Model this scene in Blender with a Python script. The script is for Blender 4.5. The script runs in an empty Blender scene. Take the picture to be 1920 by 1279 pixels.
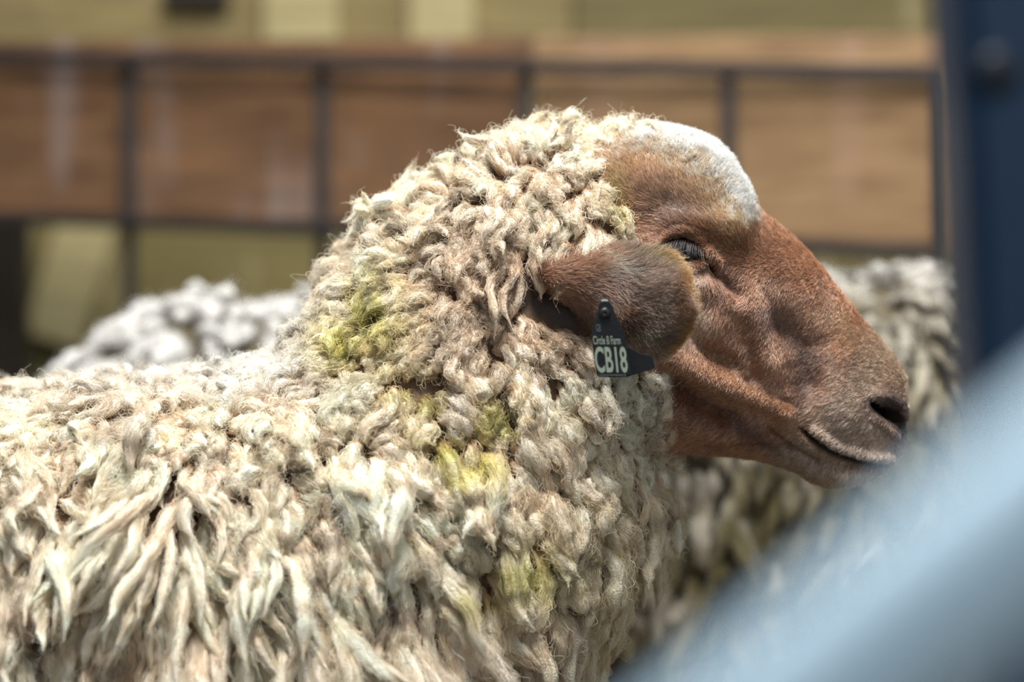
import bpy, bmesh, math, random
import numpy as np
from mathutils import Vector, Matrix

# ------------------------------------------------------------------ camera, world, light, exposure
scene = bpy.context.scene
COL = scene.collection
K = 36.0 / 85.0 / 1920.0            # metres per pixel at one metre
CY, CZ = -1.6, 0.80                 # camera stands at (0, CY, CZ), looking along +Y

cam_d = bpy.data.cameras.new('camera')
cam = bpy.data.objects.new('camera', cam_d)
COL.objects.link(cam)
cam.location = (0, CY, CZ)
cam.rotation_euler = (math.pi / 2, 0, 0)
cam_d.lens = 85
cam_d.sensor_width = 36
cam_d.clip_start = 0.05
cam_d.dof.use_dof = True
cam_d.dof.focus_distance = 1.512
cam_d.dof.aperture_fstop = 2.9
scene.camera = cam

world = bpy.data.worlds.new('daylight')
scene.world = world
world.use_nodes = True
wn = world.node_tree
wn.nodes.clear()
wo = wn.nodes.new('ShaderNodeOutputWorld')
wb = wn.nodes.new('ShaderNodeBackground')
wb.inputs[0].default_value = (0.72, 0.84, 1.0, 1)
wb.inputs[1].default_value = 0.30
wn.links.new(wb.outputs[0], wo.inputs[0])


def area(name, loc, target, size, power, color):
    l = bpy.data.lights.new(name, 'AREA')
    l.shape = 'RECTANGLE'
    l.size, l.size_y = size
    l.energy = power
    l.color = color
    o = bpy.data.objects.new(name, l)
    o.location = loc
    o.rotation_euler = (Vector(target) - Vector(loc)).to_track_quat('-Z', 'Y').to_euler()
    COL.objects.link(o)
    return o


area('skylight', (0.0, -0.62, 2.5), (0.1, 0.0, 0.85), (0.55, 0.5), 64, (1.0, 0.98, 0.96))
area('roof_light', (0.3, 0.45, 2.6), (0.1, 0.05, 0.85), (1.0, 0.5), 36, (0.88, 0.95, 1.0))
area('front_fill', (1.3, -2.8, 1.9), (0.0, 0.1, 0.8), (1.4, 1.4), 10, (1.0, 0.93, 0.84))  # added warm fill lamp from the camera side
area('skylight_over_wall', (0.2, 1.1, 2.9), (0.0, 1.9, 0.9), (2.4, 0.8), 27, (1.0, 0.96, 0.86))

scene.view_settings.view_transform = 'Standard'
scene.view_settings.look = 'None'
scene.view_settings.gamma = 1.0
scene.view_settings.use_curve_mapping = False
scene.view_settings.exposure = 0.0
scene.cycles_curves.shape = 'RIBBONS'
scene.cycles.denoising_prefilter = 'NONE'
scene.cycles.max_bounces = 8
scene.cycles.diffuse_bounces = 5

rng = np.random.default_rng(7)
random.seed(7)

# ------------------------------------------------------------------ helpers


def W(px, py, y=0.0):
    """point at world depth y seen at frame position (px, py)"""
    d = y - CY
    return np.array([(px - 960) * K * d, y, CZ - (py - 639.5) * K * d])


def proj(P):
    """frame position of points, the far half of an animal mirrored to the near side about plane y0"""
    d = (P[:, 1] - CY) * K
    return P[:, 0] / d + 960, 639.5 - (P[:, 2] - CZ) / d


def lin(r, g, b):
    c = np.array([r, g, b], float) / 255.0
    return np.where(c <= 0.04045, c / 12.92, ((c + 0.055) / 1.055) ** 2.4)


def L4(r, g, b):
    return tuple(lin(r, g, b)) + (1.0,)


def _hash(ix, iy, iz, seed):
    with np.errstate(over='ignore'):
        n = (ix.astype(np.uint32) * np.uint32(374761393) + iy.astype(np.uint32) * np.uint32(668265263)
             + iz.astype(np.uint32) * np.uint32(2147483647) + np.uint32(seed * 144665 + 17))
        n = (n ^ (n >> np.uint32(13))) * np.uint32(1274126177)
        n = (n ^ (n >> np.uint32(15))) * np.uint32(2246822519)
        n = n ^ (n >> np.uint32(16))
    return (n & np.uint32(0xFFFFFF)).astype(np.float64) / float(0xFFFFFF) * 2 - 1


def vnoise(P, freq, seed=0):
    q = P * freq + 1000.0
    i = np.floor(q).astype(np.int64)
    f = q - i
    f = f * f * (3 - 2 * f)
    out = 0
    for dx in (0, 1):
        wx = f[..., 0] if dx else 1 - f[..., 0]
        for dy in (0, 1):
            wy = f[..., 1] if dy else 1 - f[..., 1]
            for dz in (0, 1):
                wz = f[..., 2] if dz else 1 - f[..., 2]
                out = out + wx * wy * wz * _hash(i[..., 0] + dx, i[..., 1] + dy, i[..., 2] + dz, seed)
    return out


def fbm(P, freq, seed=0, oct=3):
    o, a = 0, 1.0
    for k in range(oct):
        o = o + a * vnoise(P, freq * 2 ** k, seed + k * 13)
        a *= 0.5
    return o


def smooth(x):
    x = np.clip(x, 0, 1)
    return x * x * (3 - 2 * x)


def seg_dist(px, py, pts):
    d = np.full(px.shape, 1e9)
    for (x0, y0), (x1, y1) in zip(pts[:-1], pts[1:]):
        vx, vy = x1 - x0, y1 - y0
        t = np.clip(((px - x0) * vx + (py - y0) * vy) / (vx * vx + vy * vy + 1e-9), 0, 1)
        d = np.minimum(d, np.hypot(px - x0 - t * vx, py - y0 - t * vy))
    return d


def G(px, py, cx, cy, sx, sy=None, ang=0):
    sy = sy or sx
    a = math.radians(ang)
    u = (px - cx) * math.cos(a) + (py - cy) * math.sin(a)
    v = -(px - cx) * math.sin(a) + (py - cy) * math.cos(a)
    return np.exp(-(u / sx) ** 2 - (v / sy) ** 2)


def catmull(A, n):
    A = np.asarray(A, float)
    P = np.vstack([2 * A[0] - A[1], A, 2 * A[-1] - A[-2]])
    # parametrise by chord so that samples are evenly laid
    seg = len(A) - 1
    d = np.sqrt(((A[1:] - A[:-1]) ** 2)[:, :4].sum(1)) + 1e-6
    cum = np.concatenate([[0], np.cumsum(d)])
    s = np.linspace(0, cum[-1], n)
    i = np.clip(np.searchsorted(cum, s, 'right') - 1, 0, seg - 1)
    t = ((s - cum[i]) / d[i])[:, None]
    p0, p1, p2, p3 = P[i], P[i + 1], P[i + 2], P[i + 3]
    return 0.5 * ((2 * p1) + (-p0 + p2) * t + (2 * p0 - 5 * p1 + 4 * p2 - p3) * t ** 2
                  + (-p0 + 3 * p1 - 3 * p2 + p3) * t ** 3)


def mesh_obj(name, V, F, mat, parent=None, color=None, smooth_sh=True):
    me = bpy.data.meshes.new(name)
    V = np.asarray(V, np.float32)
    F = np.asarray(F, np.int32) if not isinstance(F, list) else F
    if isinstance(F, list):
        me.from_pydata([tuple(v) for v in V], [], F)
    else:
        k = F.shape[1]
        me.vertices.add(len(V))
        me.vertices.foreach_set('co', V.ravel())
        me.loops.add(F.size)
        me.loops.foreach_set('vertex_index', F.ravel())
        me.polygons.add(len(F))
        me.polygons.foreach_set('loop_start', np.arange(0, F.size, k, dtype=np.int32))
        me.update(calc_edges=True)
    me.polygons.foreach_set('use_smooth', np.full(len(me.polygons), smooth_sh))
    if color is not None:
        at = me.attributes.new('tint', 'FLOAT_COLOR', 'POINT')
        c = np.ones((len(V), 4), np.float32)
        c[:, :3] = color
        at.data.foreach_set('color', c.ravel())
    me.materials.append(mat)
    me.update()
    o = bpy.data.objects.new(name, me)
    COL.objects.link(o)
    if parent:
        o.parent = parent
    return o


def hair_obj(name, P, R, C, mat, parent=None):
    """P (n, m, 3) strands, R (n, m) radii, C (n, m, 3) colours"""
    n, m, _ = P.shape
    cu = bpy.data.hair_curves.new(name)
    cu.add_curves([m] * n)
    cu.attributes['position'].data.foreach_set('vector', np.ascontiguousarray(P, np.float32).ravel())
    ra = cu.attributes.get('radius') or cu.attributes.new('radius', 'FLOAT', 'POINT')
    ra.data.foreach_set('value', np.ascontiguousarray(R, np.float32).ravel())
    ca = cu.attributes.new('tint', 'FLOAT_COLOR', 'POINT')
    c = np.ones((n, m, 4), np.float32)
    c[..., :3] = C
    ca.data.foreach_set('color', c.ravel())
    cu.materials.append(mat)
    o = bpy.data.objects.new(name, cu)
    COL.objects.link(o)
    if parent:
        o.parent = parent
    return o


def tag(o, label=None, cat=None, group=None, kind=None):
    if label: o['label'] = label
    if cat: o['category'] = cat
    if group: o['group'] = group
    if kind: o['kind'] = kind
    return o


def empty(name, loc):
    o = bpy.data.objects.new(name, None)
    o.location = loc
    o.empty_display_size = 0.05
    COL.objects.link(o)
    return o


class NT:
    def __init__(s, name):
        s.m = bpy.data.materials.new(name)
        s.m.use_nodes = True
        s.n = s.m.node_tree.nodes
        s.l = s.m.node_tree.links
        s.p = s.n['Principled BSDF']

    def new(s, t, **kw):
        x = s.n.new(t)
        for k, v in kw.items():
            if k in x.inputs: x.inputs[k].default_value = v
            else: setattr(x, k, v)
        return x

    def link(s, a, b): s.l.new(a, b)


def mat_plain(name, col, rough=0.6, metal=0.0, spec=0.5, bump=0, bscale=50, var=0.0, coat=0):
    t = NT(name)
    t.p.inputs['Base Color'].default_value = col
    t.p.inputs['Roughness'].default_value = rough
    t.p.inputs['Metallic'].default_value = metal
    t.p.inputs['Specular IOR Level'].default_value = spec
    t.p.inputs['Coat Weight'].default_value = coat
    tc = t.new('ShaderNodeTexCoord')
    if bump or var:
        nz = t.new('ShaderNodeTexNoise', Scale=bscale, Detail=5.0)
        t.link(tc.outputs['Object'], nz.inputs['Vector'])
    if bump:
        b = t.new('ShaderNodeBump', Strength=bump, Distance=0.002)
        t.link(nz.outputs[0], b.inputs['Height'])
        t.link(b.outputs[0], t.p.inputs['Normal'])
    if var:
        h = t.new('ShaderNodeHueSaturation')
        h.inputs['Color'].default_value = col
        mr = t.new('ShaderNodeMapRange')
        mr.inputs[3].default_value = 1 - var
        mr.inputs[4].default_value = 1 + var
        t.link(nz.outputs[0], mr.inputs[0])
        t.link(mr.outputs[0], h.inputs['Value'])
        t.link(h.outputs[0], t.p.inputs['Base Color'])
    return t.m


def mat_tint(name, rough=0.6, spec=0.3, bump=0.0, bscale=400, sheen=0.0, gain=1.0, sss=0.0):
    t = NT(name)
    a = t.new('ShaderNodeAttribute', attribute_name='tint')
    src = a.outputs['Color']
    t.link(src, t.p.inputs['Base Color'])
    t.p.inputs['Roughness'].default_value = rough
    t.p.inputs['Specular IOR Level'].default_value = spec
    t.p.inputs['Sheen Weight'].default_value = sheen
    if sss:
        t.p.inputs['Subsurface Weight'].default_value = sss
        t.p.inputs['Subsurface Radius'].default_value = (1, 0.8, 0.6)
        t.p.inputs['Subsurface Scale'].default_value = 0.004
    if bump:
        tc = t.new('ShaderNodeTexCoord')
        nz = t.new('ShaderNodeTexNoise', Scale=bscale, Detail=4.0)
        t.link(tc.outputs['Object'], nz.inputs['Vector'])
        b = t.new('ShaderNodeBump', Strength=bump, Distance=0.0015)
        t.link(nz.outputs[0], b.inputs['Height'])
        t.link(b.outputs[0], t.p.inputs['Normal'])
    return t.m


def mat_fibre(name, trans=0.35, gloss=0.06, rough=0.4):
    t = NT(name)
    t.n.remove(t.p)
    out = t.n['Material Output']
    a = t.new('ShaderNodeAttribute', attribute_name='tint')
    d = t.new('ShaderNodeBsdfDiffuse')
    tr = t.new('ShaderNodeBsdfTranslucent')
    gl = t.new('ShaderNodeBsdfGlossy', Roughness=rough)
    m1 = t.new('ShaderNodeMixShader', Fac=trans)
    m2 = t.new('ShaderNodeMixShader', Fac=gloss)
    t.link(a.outputs['Color'], d.inputs[0])
    t.link(a.outputs['Color'], tr.inputs[0])
    t.link(d.outputs[0], m1.inputs[1]); t.link(tr.outputs[0], m1.inputs[2])
    t.link(m1.outputs[0], m2.inputs[1]); t.link(gl.outputs[0], m2.inputs[2])
    t.link(m2.outputs[0], out.inputs['Surface'])
    return t.m


M_SKIN = mat_tint('sheep_hide', 0.65, 0.35, 0.3, 900)
_t = M_SKIN.node_tree                                   # bare dark leather of the nose is moist
_r = _t.nodes.new('ShaderNodeMapRange')
_r.inputs[1].default_value, _r.inputs[2].default_value = 0.02, 0.06
_r.inputs[3].default_value, _r.inputs[4].default_value = 0.22, 0.65
_t.links.new([n for n in _t.nodes if n.type == 'ATTRIBUTE'][0].outputs['Fac'], _r.inputs[0])
_t.links.new(_r.outputs[0], _t.nodes['Principled BSDF'].inputs['Roughness'])
M_CORE = mat_tint('wool_lock', 0.9, 0.1, 0.9, 700, sheen=0.3)
M_FIBRE = mat_fibre('wool_fibre', 0.40, 0.03)
M_FUR = mat_fibre('face_hair', 0.15, 0.13, 0.38)


# ------------------------------------------------------------------ lofted animal bodies

def loft(secs, nsec, nring, y0, nhead=None):
    """secs rows: Dx, Dy, Vx, Vy (frame positions in plane y0), half width, exponent, widest place (-1 ventral .. 1 dorsal)"""
    S = catmull(secs, nsec)
    th = np.linspace(0, 2 * math.pi, nring, endpoint=False)
    d = y0 - CY
    D = np.stack([(S[:, 0] - 960) * K * d, CZ - (S[:, 1] - 639.5) * K * d], 1)
    Vn = np.stack([(S[:, 2] - 960) * K * d, CZ - (S[:, 3] - 639.5) * K * d], 1)
    c, s = np.cos(th), np.sin(th)
    e = np.clip(S[:, 5:6], 0.4, 1.2)
    sh = S[:, 6:7]
    # chord coordinate in -1..1, 1 = dorsal
    q = np.sign(c) * np.abs(c) ** 0.9
    q = np.repeat(q[None], nsec, 0)
    wq = np.abs(s)[None] ** e * (1 + 0.35 * sh * q)
    mid = (D + Vn) / 2
    half = (D - Vn) / 2
    X = mid[:, 0:1] + half[:, 0:1] * q
    Z = mid[:, 1:2] + half[:, 1:2] * q
    Y = y0 - np.sign(s)[None] * np.maximum(S[:, 4:5], 0.0005) * wq
    P = np.stack([X, Y, Z], 2)
    return P


def grid_normals(P, flip=1.0):
    du = np.gradient(P, axis=0)
    Pw = np.concatenate([P[:, -1:], P, P[:, :1]], 1)
    dv = (Pw[:, 2:] - Pw[:, :-2]) / 2
    n = np.cross(du, dv)
    n /= (np.linalg.norm(n, axis=2, keepdims=True) + 1e-12)
    c = P.mean(1, keepdims=True)
    s = np.sign(((P - c) * n).sum())
    return n * s


def grid_faces(a, b, base=0):
    i = np.arange(a - 1)[:, None]
    j = np.arange(b)[None]
    j2 = (j + 1) % b
    F = np.stack([i * b + j, i * b + j2, (i + 1) * b + j2, (i + 1) * b + j], 2).reshape(-1, 4) + base
    return F


def tube(pts, rad, nr=20):
    pts = np.asarray(pts, float); rad = np.asarray(rad, float)
    A = catmull(np.column_stack([pts, rad]), 28)
    C, R = A[:, :3], A[:, 3]
    T = np.gradient(C, axis=0); T /= np.linalg.norm(T, axis=1, keepdims=True)
    u = np.cross(T, [0, 1, 0.01]); u /= np.linalg.norm(u, axis=1, keepdims=True)
    v = np.cross(T, u)
    th = np.linspace(0, 2 * math.pi, nr, endpoint=False)
    P = C[:, None] + R[:, None, None] * (np.cos(th)[None, :, None] * u[:, None] + np.sin(th)[None, :, None] * v[:, None])
    return P


def legs_mesh(spots, y0, z_top, base):
    """four jointed tapering legs, rows: x, side, hind?"""
    Vs, Fs = [], []
    for (x, side, hind) in spots:
        y = y0 + side * 0.085
        if hind:
            pts = [(x + .04, y, z_top + .10), (x + .05, y, z_top), (x + .07, y, z_top - .10), (x - .03, y, z_top * .5), (x - .02, y, .10), (x, y, .05), (x + .015, y, .035), (x + .02, y, .0)]
            rad = [.075, .06, .045, .024, .016, .019, .024, .026]
        else:
            pts = [(x, y, z_top + .10), (x, y, z_top), (x - .01, y, z_top - .1), (x + .012, y, z_top * .52), (x, y, .12), (x, y, .055), (x + .012, y, .035), (x + .02, y, .0)]
            rad = [.06, .045, .034, .024, .015, .018, .023, .026]
        P = tube(pts, rad)
        F = grid_faces(P.shape[0], P.shape[1], base)
        Vs.append(P.reshape(-1, 3)); Fs.append(F)
        base += P.shape[0] * P.shape[1]
    return np.vstack(Vs), np.vstack(Fs)


# ---------------- features of the face (depth in metres, + outwards)

def almond(px, py):
    a = math.radians(9)
    u = ((px - 1281) * math.cos(a) + (py - 472) * math.sin(a)) / 43.0
    v = -(px - 1281) * math.sin(a) + (py - 472) * math.cos(a)
    hu = 25 * np.clip(1 - u * u, 0, 1) ** 0.75
    hl = 21 * np.clip(1 - u * u, 0, 1) ** 0.9
    d = np.where(v < 0, -v - hu, v - hl)                   # px outside the opening
    d = np.where(np.abs(u) > 1, np.maximum(d, (np.abs(u) - 1) * 43), d)
    return d


NOSTRIL = [(1637, 758), (1650, 769), (1668, 779), (1690, 788), (1697, 800)]
MOUTH = [(1500, 801), (1520, 817), (1540, 832), (1565, 848), (1590, 858), (1620, 866), (1650, 871), (1672, 868)]


def relief(px, py):
    h = np.zeros_like(px)
    mm = 0.001
    h += 6 * mm * G(px, py, 1300, 425, 60, 26, 12)          # brow
    h += 4 * mm * G(px, py, 1375, 440, 40, 30, 40)
    h -= 3.5 * mm * G(px, py, 1210, 420, 45, 40)            # temple
    h += 4.0 * mm * G(px, py, 1300, 530, 50, 26, 15)        # under the eye
    h -= 4.2 * mm * np.exp(-(seg_dist(px, py, [(1344, 508), (1362, 528), (1385, 552)]) / 15) ** 2)
    h -= 3.0 * mm * np.exp(-(seg_dist(px, py, [(1320, 482), (1334, 492), (1342, 512)]) / 5) ** 2)
    h += 2.2 * mm * np.exp(-(seg_dist(px, py, [(1330, 475), (1350, 490), (1352, 505)]) / 8) ** 2)
    h += 4.0 * mm * np.exp(-(seg_dist(px, py, [(1395, 560), (1420, 610), (1430, 670)]) / 26) ** 2)
    h += 3.0 * mm * G(px, py, 1330, 600, 36, 50, 20)
    h -= 3.5 * mm * np.exp(-(seg_dist(px, py, [(1290, 610), (1320, 648), (1368, 678)]) / 17) ** 2)
    h += 5.5 * mm * np.exp(-(seg_dist(px, py, [(1262, 668), (1335, 708), (1400, 734), (1470, 765)]) / 19) ** 2)
    h -= 5.0 * mm * np.exp(-(seg_dist(px, py, [(1272, 722), (1320, 755), (1375, 782)]) / 20) ** 2)
    h += 3.0 * mm * np.exp(-(seg_dist(px, py, [(1300, 800), (1370, 815), (1430, 800)]) / 18) ** 2)
    h -= 3.5 * mm * np.exp(-(seg_dist(px, py, [(1340, 842), (1420, 838), (1480, 850)]) / 15) ** 2)
    h -= 4.6 * mm * np.exp(-(seg_dist(px, py, [(1475, 612), (1518, 655), (1515, 715)]) / 34) ** 2)
    h -= 1.6 * mm * np.exp(-(seg_dist(px, py, [(1405, 640), (1415, 700), (1400, 715)]) / 10) ** 2)
    h -= 3.0 * mm * G(px, py, 1472, 752, 22, 10, 20)
    h += 2.5 * mm * G(px, py, 1440, 700, 22, 30)
    h += 5.0 * mm * G(px, py, 1590, 770, 55, 60, -30)       # muzzle pad
    h += 2.5 * mm * G(px, py, 1570, 690, 40, 50, 30)
    h += 3.0 * mm * G(px, py, 1585, 888, 50, 16, 0)         # lower lip
    h += 2.0 * mm * np.exp(-(seg_dist(px, py, [(1530, 805), (1570, 832), (1620, 852), (1670, 856)]) / 9) ** 2)
    h -= 3.0 * mm * np.exp(-(seg_dist(px, py, [(1440, 800), (1480, 835), (1530, 865)]) / 12) ** 2)
    dm = seg_dist(px, py, MOUTH)
    h -= 6.5 * mm * np.exp(-(dm / 5.0) ** 2) * smooth((px - 1492) / 30)
    # nostril and its rim
    dn = seg_dist(px, py, NOSTRIL)
    wn_ = 6.0 + 5 * smooth((px - 1640) / 40)
    h -= 11 * mm * smooth((wn_ + 2 - dn) / 5)
    h += 3.0 * mm * np.exp(-(seg_dist(px, py, [(1640, 742), (1662, 744), (1688, 760)]) / 10) ** 2)
    h += 1.6 * mm * np.exp(-(seg_dist(px, py, [(1640, 783), (1660, 798), (1680, 815)]) / 6) ** 2)
    h -= 2.0 * mm * np.exp(-(seg_dist(px, py, [(1690, 815), (1682, 835)]) / 4) ** 2)
    # eye
    da = almond(px, py)
    h += 2.4 * mm * np.exp(-((da - 7) / 6) ** 2)
    h -= 11 * mm * smooth((1.5 - da) / 4)
    return h * 1.5


POLL = [(1000, 200), (1150, 205), (1200, 222), (1290, 248), (1340, 280), (1380, 322), (1408, 368), (1428, 400)]


def poll_depth(px, py):
    """how far below the crest of the forehead, the woolly cap narrowing towards the brow"""
    return seg_dist(px, py, POLL) / np.interp(px, [1150, 1290, 1380, 1430], [1.0, 1.0, 0.80, 0.45])


def P_face(px, py, P):
    """coat colour of the head: markings, with some shade and highlight painted in"""
    n1 = fbm(P, 60, 3)[:, None]
    n2 = fbm(P, 220, 9)[:, None]
    c = np.repeat(lin(186, 140, 108)[None], len(px), 0) * (1 + 0.16 * n1 + 0.12 * n2)

    def mix(col, w):
        nonlocal c
        w = np.clip(w, 0, 1)[:, None]
        c = c * (1 - w) + lin(*col) * w
    mix((100, 66, 48), 0.8 * np.exp(-(seg_dist(px, py, [(1440, 590), (1500, 640), (1525, 690), (1505, 735)]) / 28) ** 2))  # dark patch beside the nose, marking and painted shade together
    mix((96, 60, 42), 0.75 * np.exp(-(seg_dist(px, py, [(1270, 725), (1320, 760), (1400, 800), (1500, 868)]) / 22) ** 2))  # brown of the jaw, deepened with painted shade below the crest
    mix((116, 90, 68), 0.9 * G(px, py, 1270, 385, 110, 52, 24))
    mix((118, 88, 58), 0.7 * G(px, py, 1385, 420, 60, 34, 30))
    mix((244, 212, 190), 0.9 * np.exp(-(seg_dist(px, py, [(1290, 520), (1300, 570), (1310, 610)]) / 26) ** 2))  # highlight under the eye painted into the coat
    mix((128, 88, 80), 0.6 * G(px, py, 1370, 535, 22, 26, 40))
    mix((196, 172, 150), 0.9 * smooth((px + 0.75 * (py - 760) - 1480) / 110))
    mix((196, 166, 134), 0.5 * np.exp(-(seg_dist(px, py, [(1560, 590), (1650, 670), (1690, 730)]) / 18) ** 2))
    mix((200, 182, 170), 0.75 * np.exp(-(seg_dist(px, py, [(1560, 835), (1610, 852), (1660, 862)]) / 12) ** 2))
    mix((222, 204, 188), 0.85 * G(px, py, 1600, 900, 50, 16, -5))
    mix((160, 112, 92), 0.7 * np.exp(-(seg_dist(px, py, [(1600, 872), (1650, 878)]) / 6) ** 2))
    mix((150, 108, 88), 0.6 * G(px, py, 1680, 832, 18, 22))
    # nose leather
    mix((84, 68, 70), 1.2 * G(px, py, 1675, 760, 30, 26, 25))
    mix((60, 46, 46), 1.2 * np.exp(-(seg_dist(px, py, NOSTRIL) / 14) ** 3))
    mix((96, 80, 82), G(px, py, 1688, 812, 12, 12))
    # white poll and blaze
    dpt = poll_depth(px, py)
    mix((192, 162, 122), 0.95 * smooth((122 - dpt) / 80) * smooth((1420 - px) / 40))
    mix((248, 242, 230), 1.0 * smooth((80 - dpt + 20 * n2[:, 0]) / 60) * smooth((1445 - px) / 50))
    mix((166, 122, 72), 0.75 * G(px, py, 1190, 308, 55, 20, -15))
    mix((150, 140, 72), 0.7 * G(px, py, 1158, 375, 26, 55))
    # white edge against the neck
    mix((232, 214, 204), smooth((1275 - px) / 45) * smooth((py - 670) / 40))
    mix((60, 44, 36), 0.9 * smooth((1120 - px) / 60) * smooth((py - 440) / 30) * smooth((690 - py) / 50))  # shade of the hollow around the ear base, painted dark
    # lids
    da = almond(px, py)
    mix((40, 30, 30), smooth((4.5 - da) / 3.5))
    mix((48, 34, 30), 0.9 * np.exp(-(seg_dist(px, py, [(1318, 484), (1334, 494), (1343, 514), (1352, 524)]) / 5) ** 2))
    mix((30, 20, 20), np.exp(-(seg_dist(px, py, MOUTH) / 4.5) ** 2) * smooth((px - 1495) / 20))
    return np.clip(c, 0.003, 0.9)


# ------------------------------------------------------------------ wool

def surface_samples(P, N, faces_ok, n, rg):
    """random points on a section grid (P, N grids)"""
    a, b, _ = P.shape
    P2 = np.concatenate([P, P[:, :1]], 1)
    N2 = np.concatenate([N, N[:, :1]], 1)
    e1 = P2[1:, :-1] - P2[:-1, :-1]
    e2 = P2[:-1, 1:] - P2[:-1, :-1]
    A = np.linalg.norm(np.cross(e1, e2), axis=2) * faces_ok
    p = A.ravel() / A.sum()
    idx = rg.choice(len(p), n, p=p)
    i, j = idx // b, idx % b
    u, v = rg.random((2, n, 1))
    pos = (P2[i, j] * (1 - u) + P2[i + 1, j] * u) * (1 - v) + (P2[i, j + 1] * (1 - u) + P2[i + 1, j + 1] * u) * v
    nor = (N2[i, j] * (1 - u) + N2[i + 1, j] * u) * (1 - v) + (N2[i, j + 1] * (1 - u) + N2[i + 1, j + 1] * u) * v
    nor /= np.linalg.norm(nor, axis=1, keepdims=True)
    return pos, nor, A.sum()


def thin(pos, space):
    """keep samples at least their own spacing apart"""
    cell = 0.012
    grid = {}
    keep = []
    for k in range(len(pos)):
        p = pos[k]; s = space[k]
        c = (int(p[0] // cell), int(p[1] // cell), int(p[2] // cell))
        r = int(s // cell) + 1
        ok = True
        for dx in range(-r, r + 1):
            for dy in range(-r, r + 1):
                for dz in range(-r, r + 1):
                    for q in grid.get((c[0] + dx, c[1] + dy, c[2] + dz), ()):
                        if (q[0] - p[0]) ** 2 + (q[1] - p[1]) ** 2 + (q[2] - p[2]) ** 2 < s * s:
                            ok = False; break
                    if not ok: break
                if not ok: break
            if not ok: break
        if ok:
            grid.setdefault(c, []).append(p)
            keep.append(k)
    return np.array(keep)


def locks(pos, nor, flow, Ln, Rd, lift, curl, blob, rg, M=15):
    """centre lines and radii of wool locks; all args per lock"""
    n = len(pos)
    t = np.linspace(0, 1, M)
    C = np.zeros((n, M, 3))
    C[:, 0] = pos - nor * Rd[:, None] * 0.6
    wob = rg.normal(0, 1, (n, 3)) * 0.22
    ph = rg.random((n, 2)) * 6.28
    side = np.cross(flow, nor)
    for k in range(1, M):
        tk = t[k]
        out = lift * (1 - tk) ** 1.6 * 1.6 - 0.10 * tk
        bend = np.sin(ph[:, 0] + tk * (4 + 5 * curl)) * (0.15 + 0.75 * curl) * tk ** 0.5
        bend2 = np.cos(ph[:, 1] + tk * (4 + 5 * curl)) * (0.05 + 0.5 * curl) * tk ** 0.5
        d = nor * (out + bend2)[:, None] + flow * (0.12 + tk ** 0.6) + wob * tk + side * bend[:, None]
        d /= np.linalg.norm(d, axis=1, keepdims=True)
        C[:, k] = C[:, k - 1] + d * (Ln / (M - 1))[:, None]
    amp_t = (np.linspace(0, 1, M) ** 0.6)[None, :, None]
    C = C + amp_t * (0.0016 * np.stack([vnoise(C, 75, 81), vnoise(C, 75, 82), vnoise(C, 75, 83)], 2)
                     + 0.0011 * np.stack([vnoise(C, 190, 84), vnoise(C, 190, 85), vnoise(C, 190, 86)], 2))
    # the lock is fattest before its tip
    tt = t[None]
    b = np.clip(blob[:, None] * 0.8 + 0.28, 0, 1)
    base = (0.55 + 0.55 * np.sin(np.clip(tt * 1.15, 0, 1) * math.pi * 0.62))
    tip = (1 - tt ** (2.2 + 3 * b)) ** (0.75 - 0.2 * b)
    R = Rd[:, None] * base * np.clip(tip, 0.0, 1)
    R *= 1 + 0.20 * vnoise(C, 130, 5) + 0.16 * vnoise(C, 260, 6)
    return C, R


def frames(C):
    T = np.gradient(C, axis=1)
    T /= np.linalg.norm(T, axis=2, keepdims=True) + 1e-12
    u = np.cross(T, np.array([0.23, 0.91, 0.11])); u /= np.linalg.norm(u, axis=2, keepdims=True) + 1e-12
    v = np.cross(T, u)
    return T, u, v


def lock_mesh(C, R, col, rg, nr=12):
    n, M, _ = C.shape
    T, u, v = frames(C)
    th = np.linspace(0, 2 * math.pi, nr, endpoint=False)
    ct, st = np.cos(th), np.sin(th)
    rr = R * 0.70
    V = C[:, :, None] + rr[:, :, None, None] * (ct[None, None, :, None] * u[:, :, None] + st[None, None, :, None] * v[:, :, None])
    dirv = (ct[None, None, :, None] * u[:, :, None] + st[None, None, :, None] * v[:, :, None])
    # lengthwise ropes and lumps
    ph = rg.random((n, 1, 1)) * 6.28
    tw = np.linspace(0, 1, M)[None, :, None] * rg.normal(0, 1.6, (n, 1, 1))
    rope = 0.16 * np.sin(3 * (th[None, None] + tw) + ph) + 0.08 * np.sin(5 * (th[None, None] - tw) + ph * 2)
    lump = 0.34 * vnoise(V, 230, 91) + 0.24 * vnoise(V, 560, 92)
    V = V + dirv * (rr[:, :, None] * (rope + lump))[..., None]
    F = []
    i = np.arange(M - 1)[:, None]; j = np.arange(nr)[None]; j2 = (j + 1) % nr
    f = np.stack([i * nr + j, i * nr + j2, (i + 1) * nr + j2, (i + 1) * nr + j], 2).reshape(-1, 4)
    F = (f[None] + (np.arange(n) * M * nr)[:, None, None]).reshape(-1, 4)
    c = np.repeat(col[:, :, None], nr, 2)
    return V.reshape(-1, 3), F, c.reshape(-1, 3)


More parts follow.
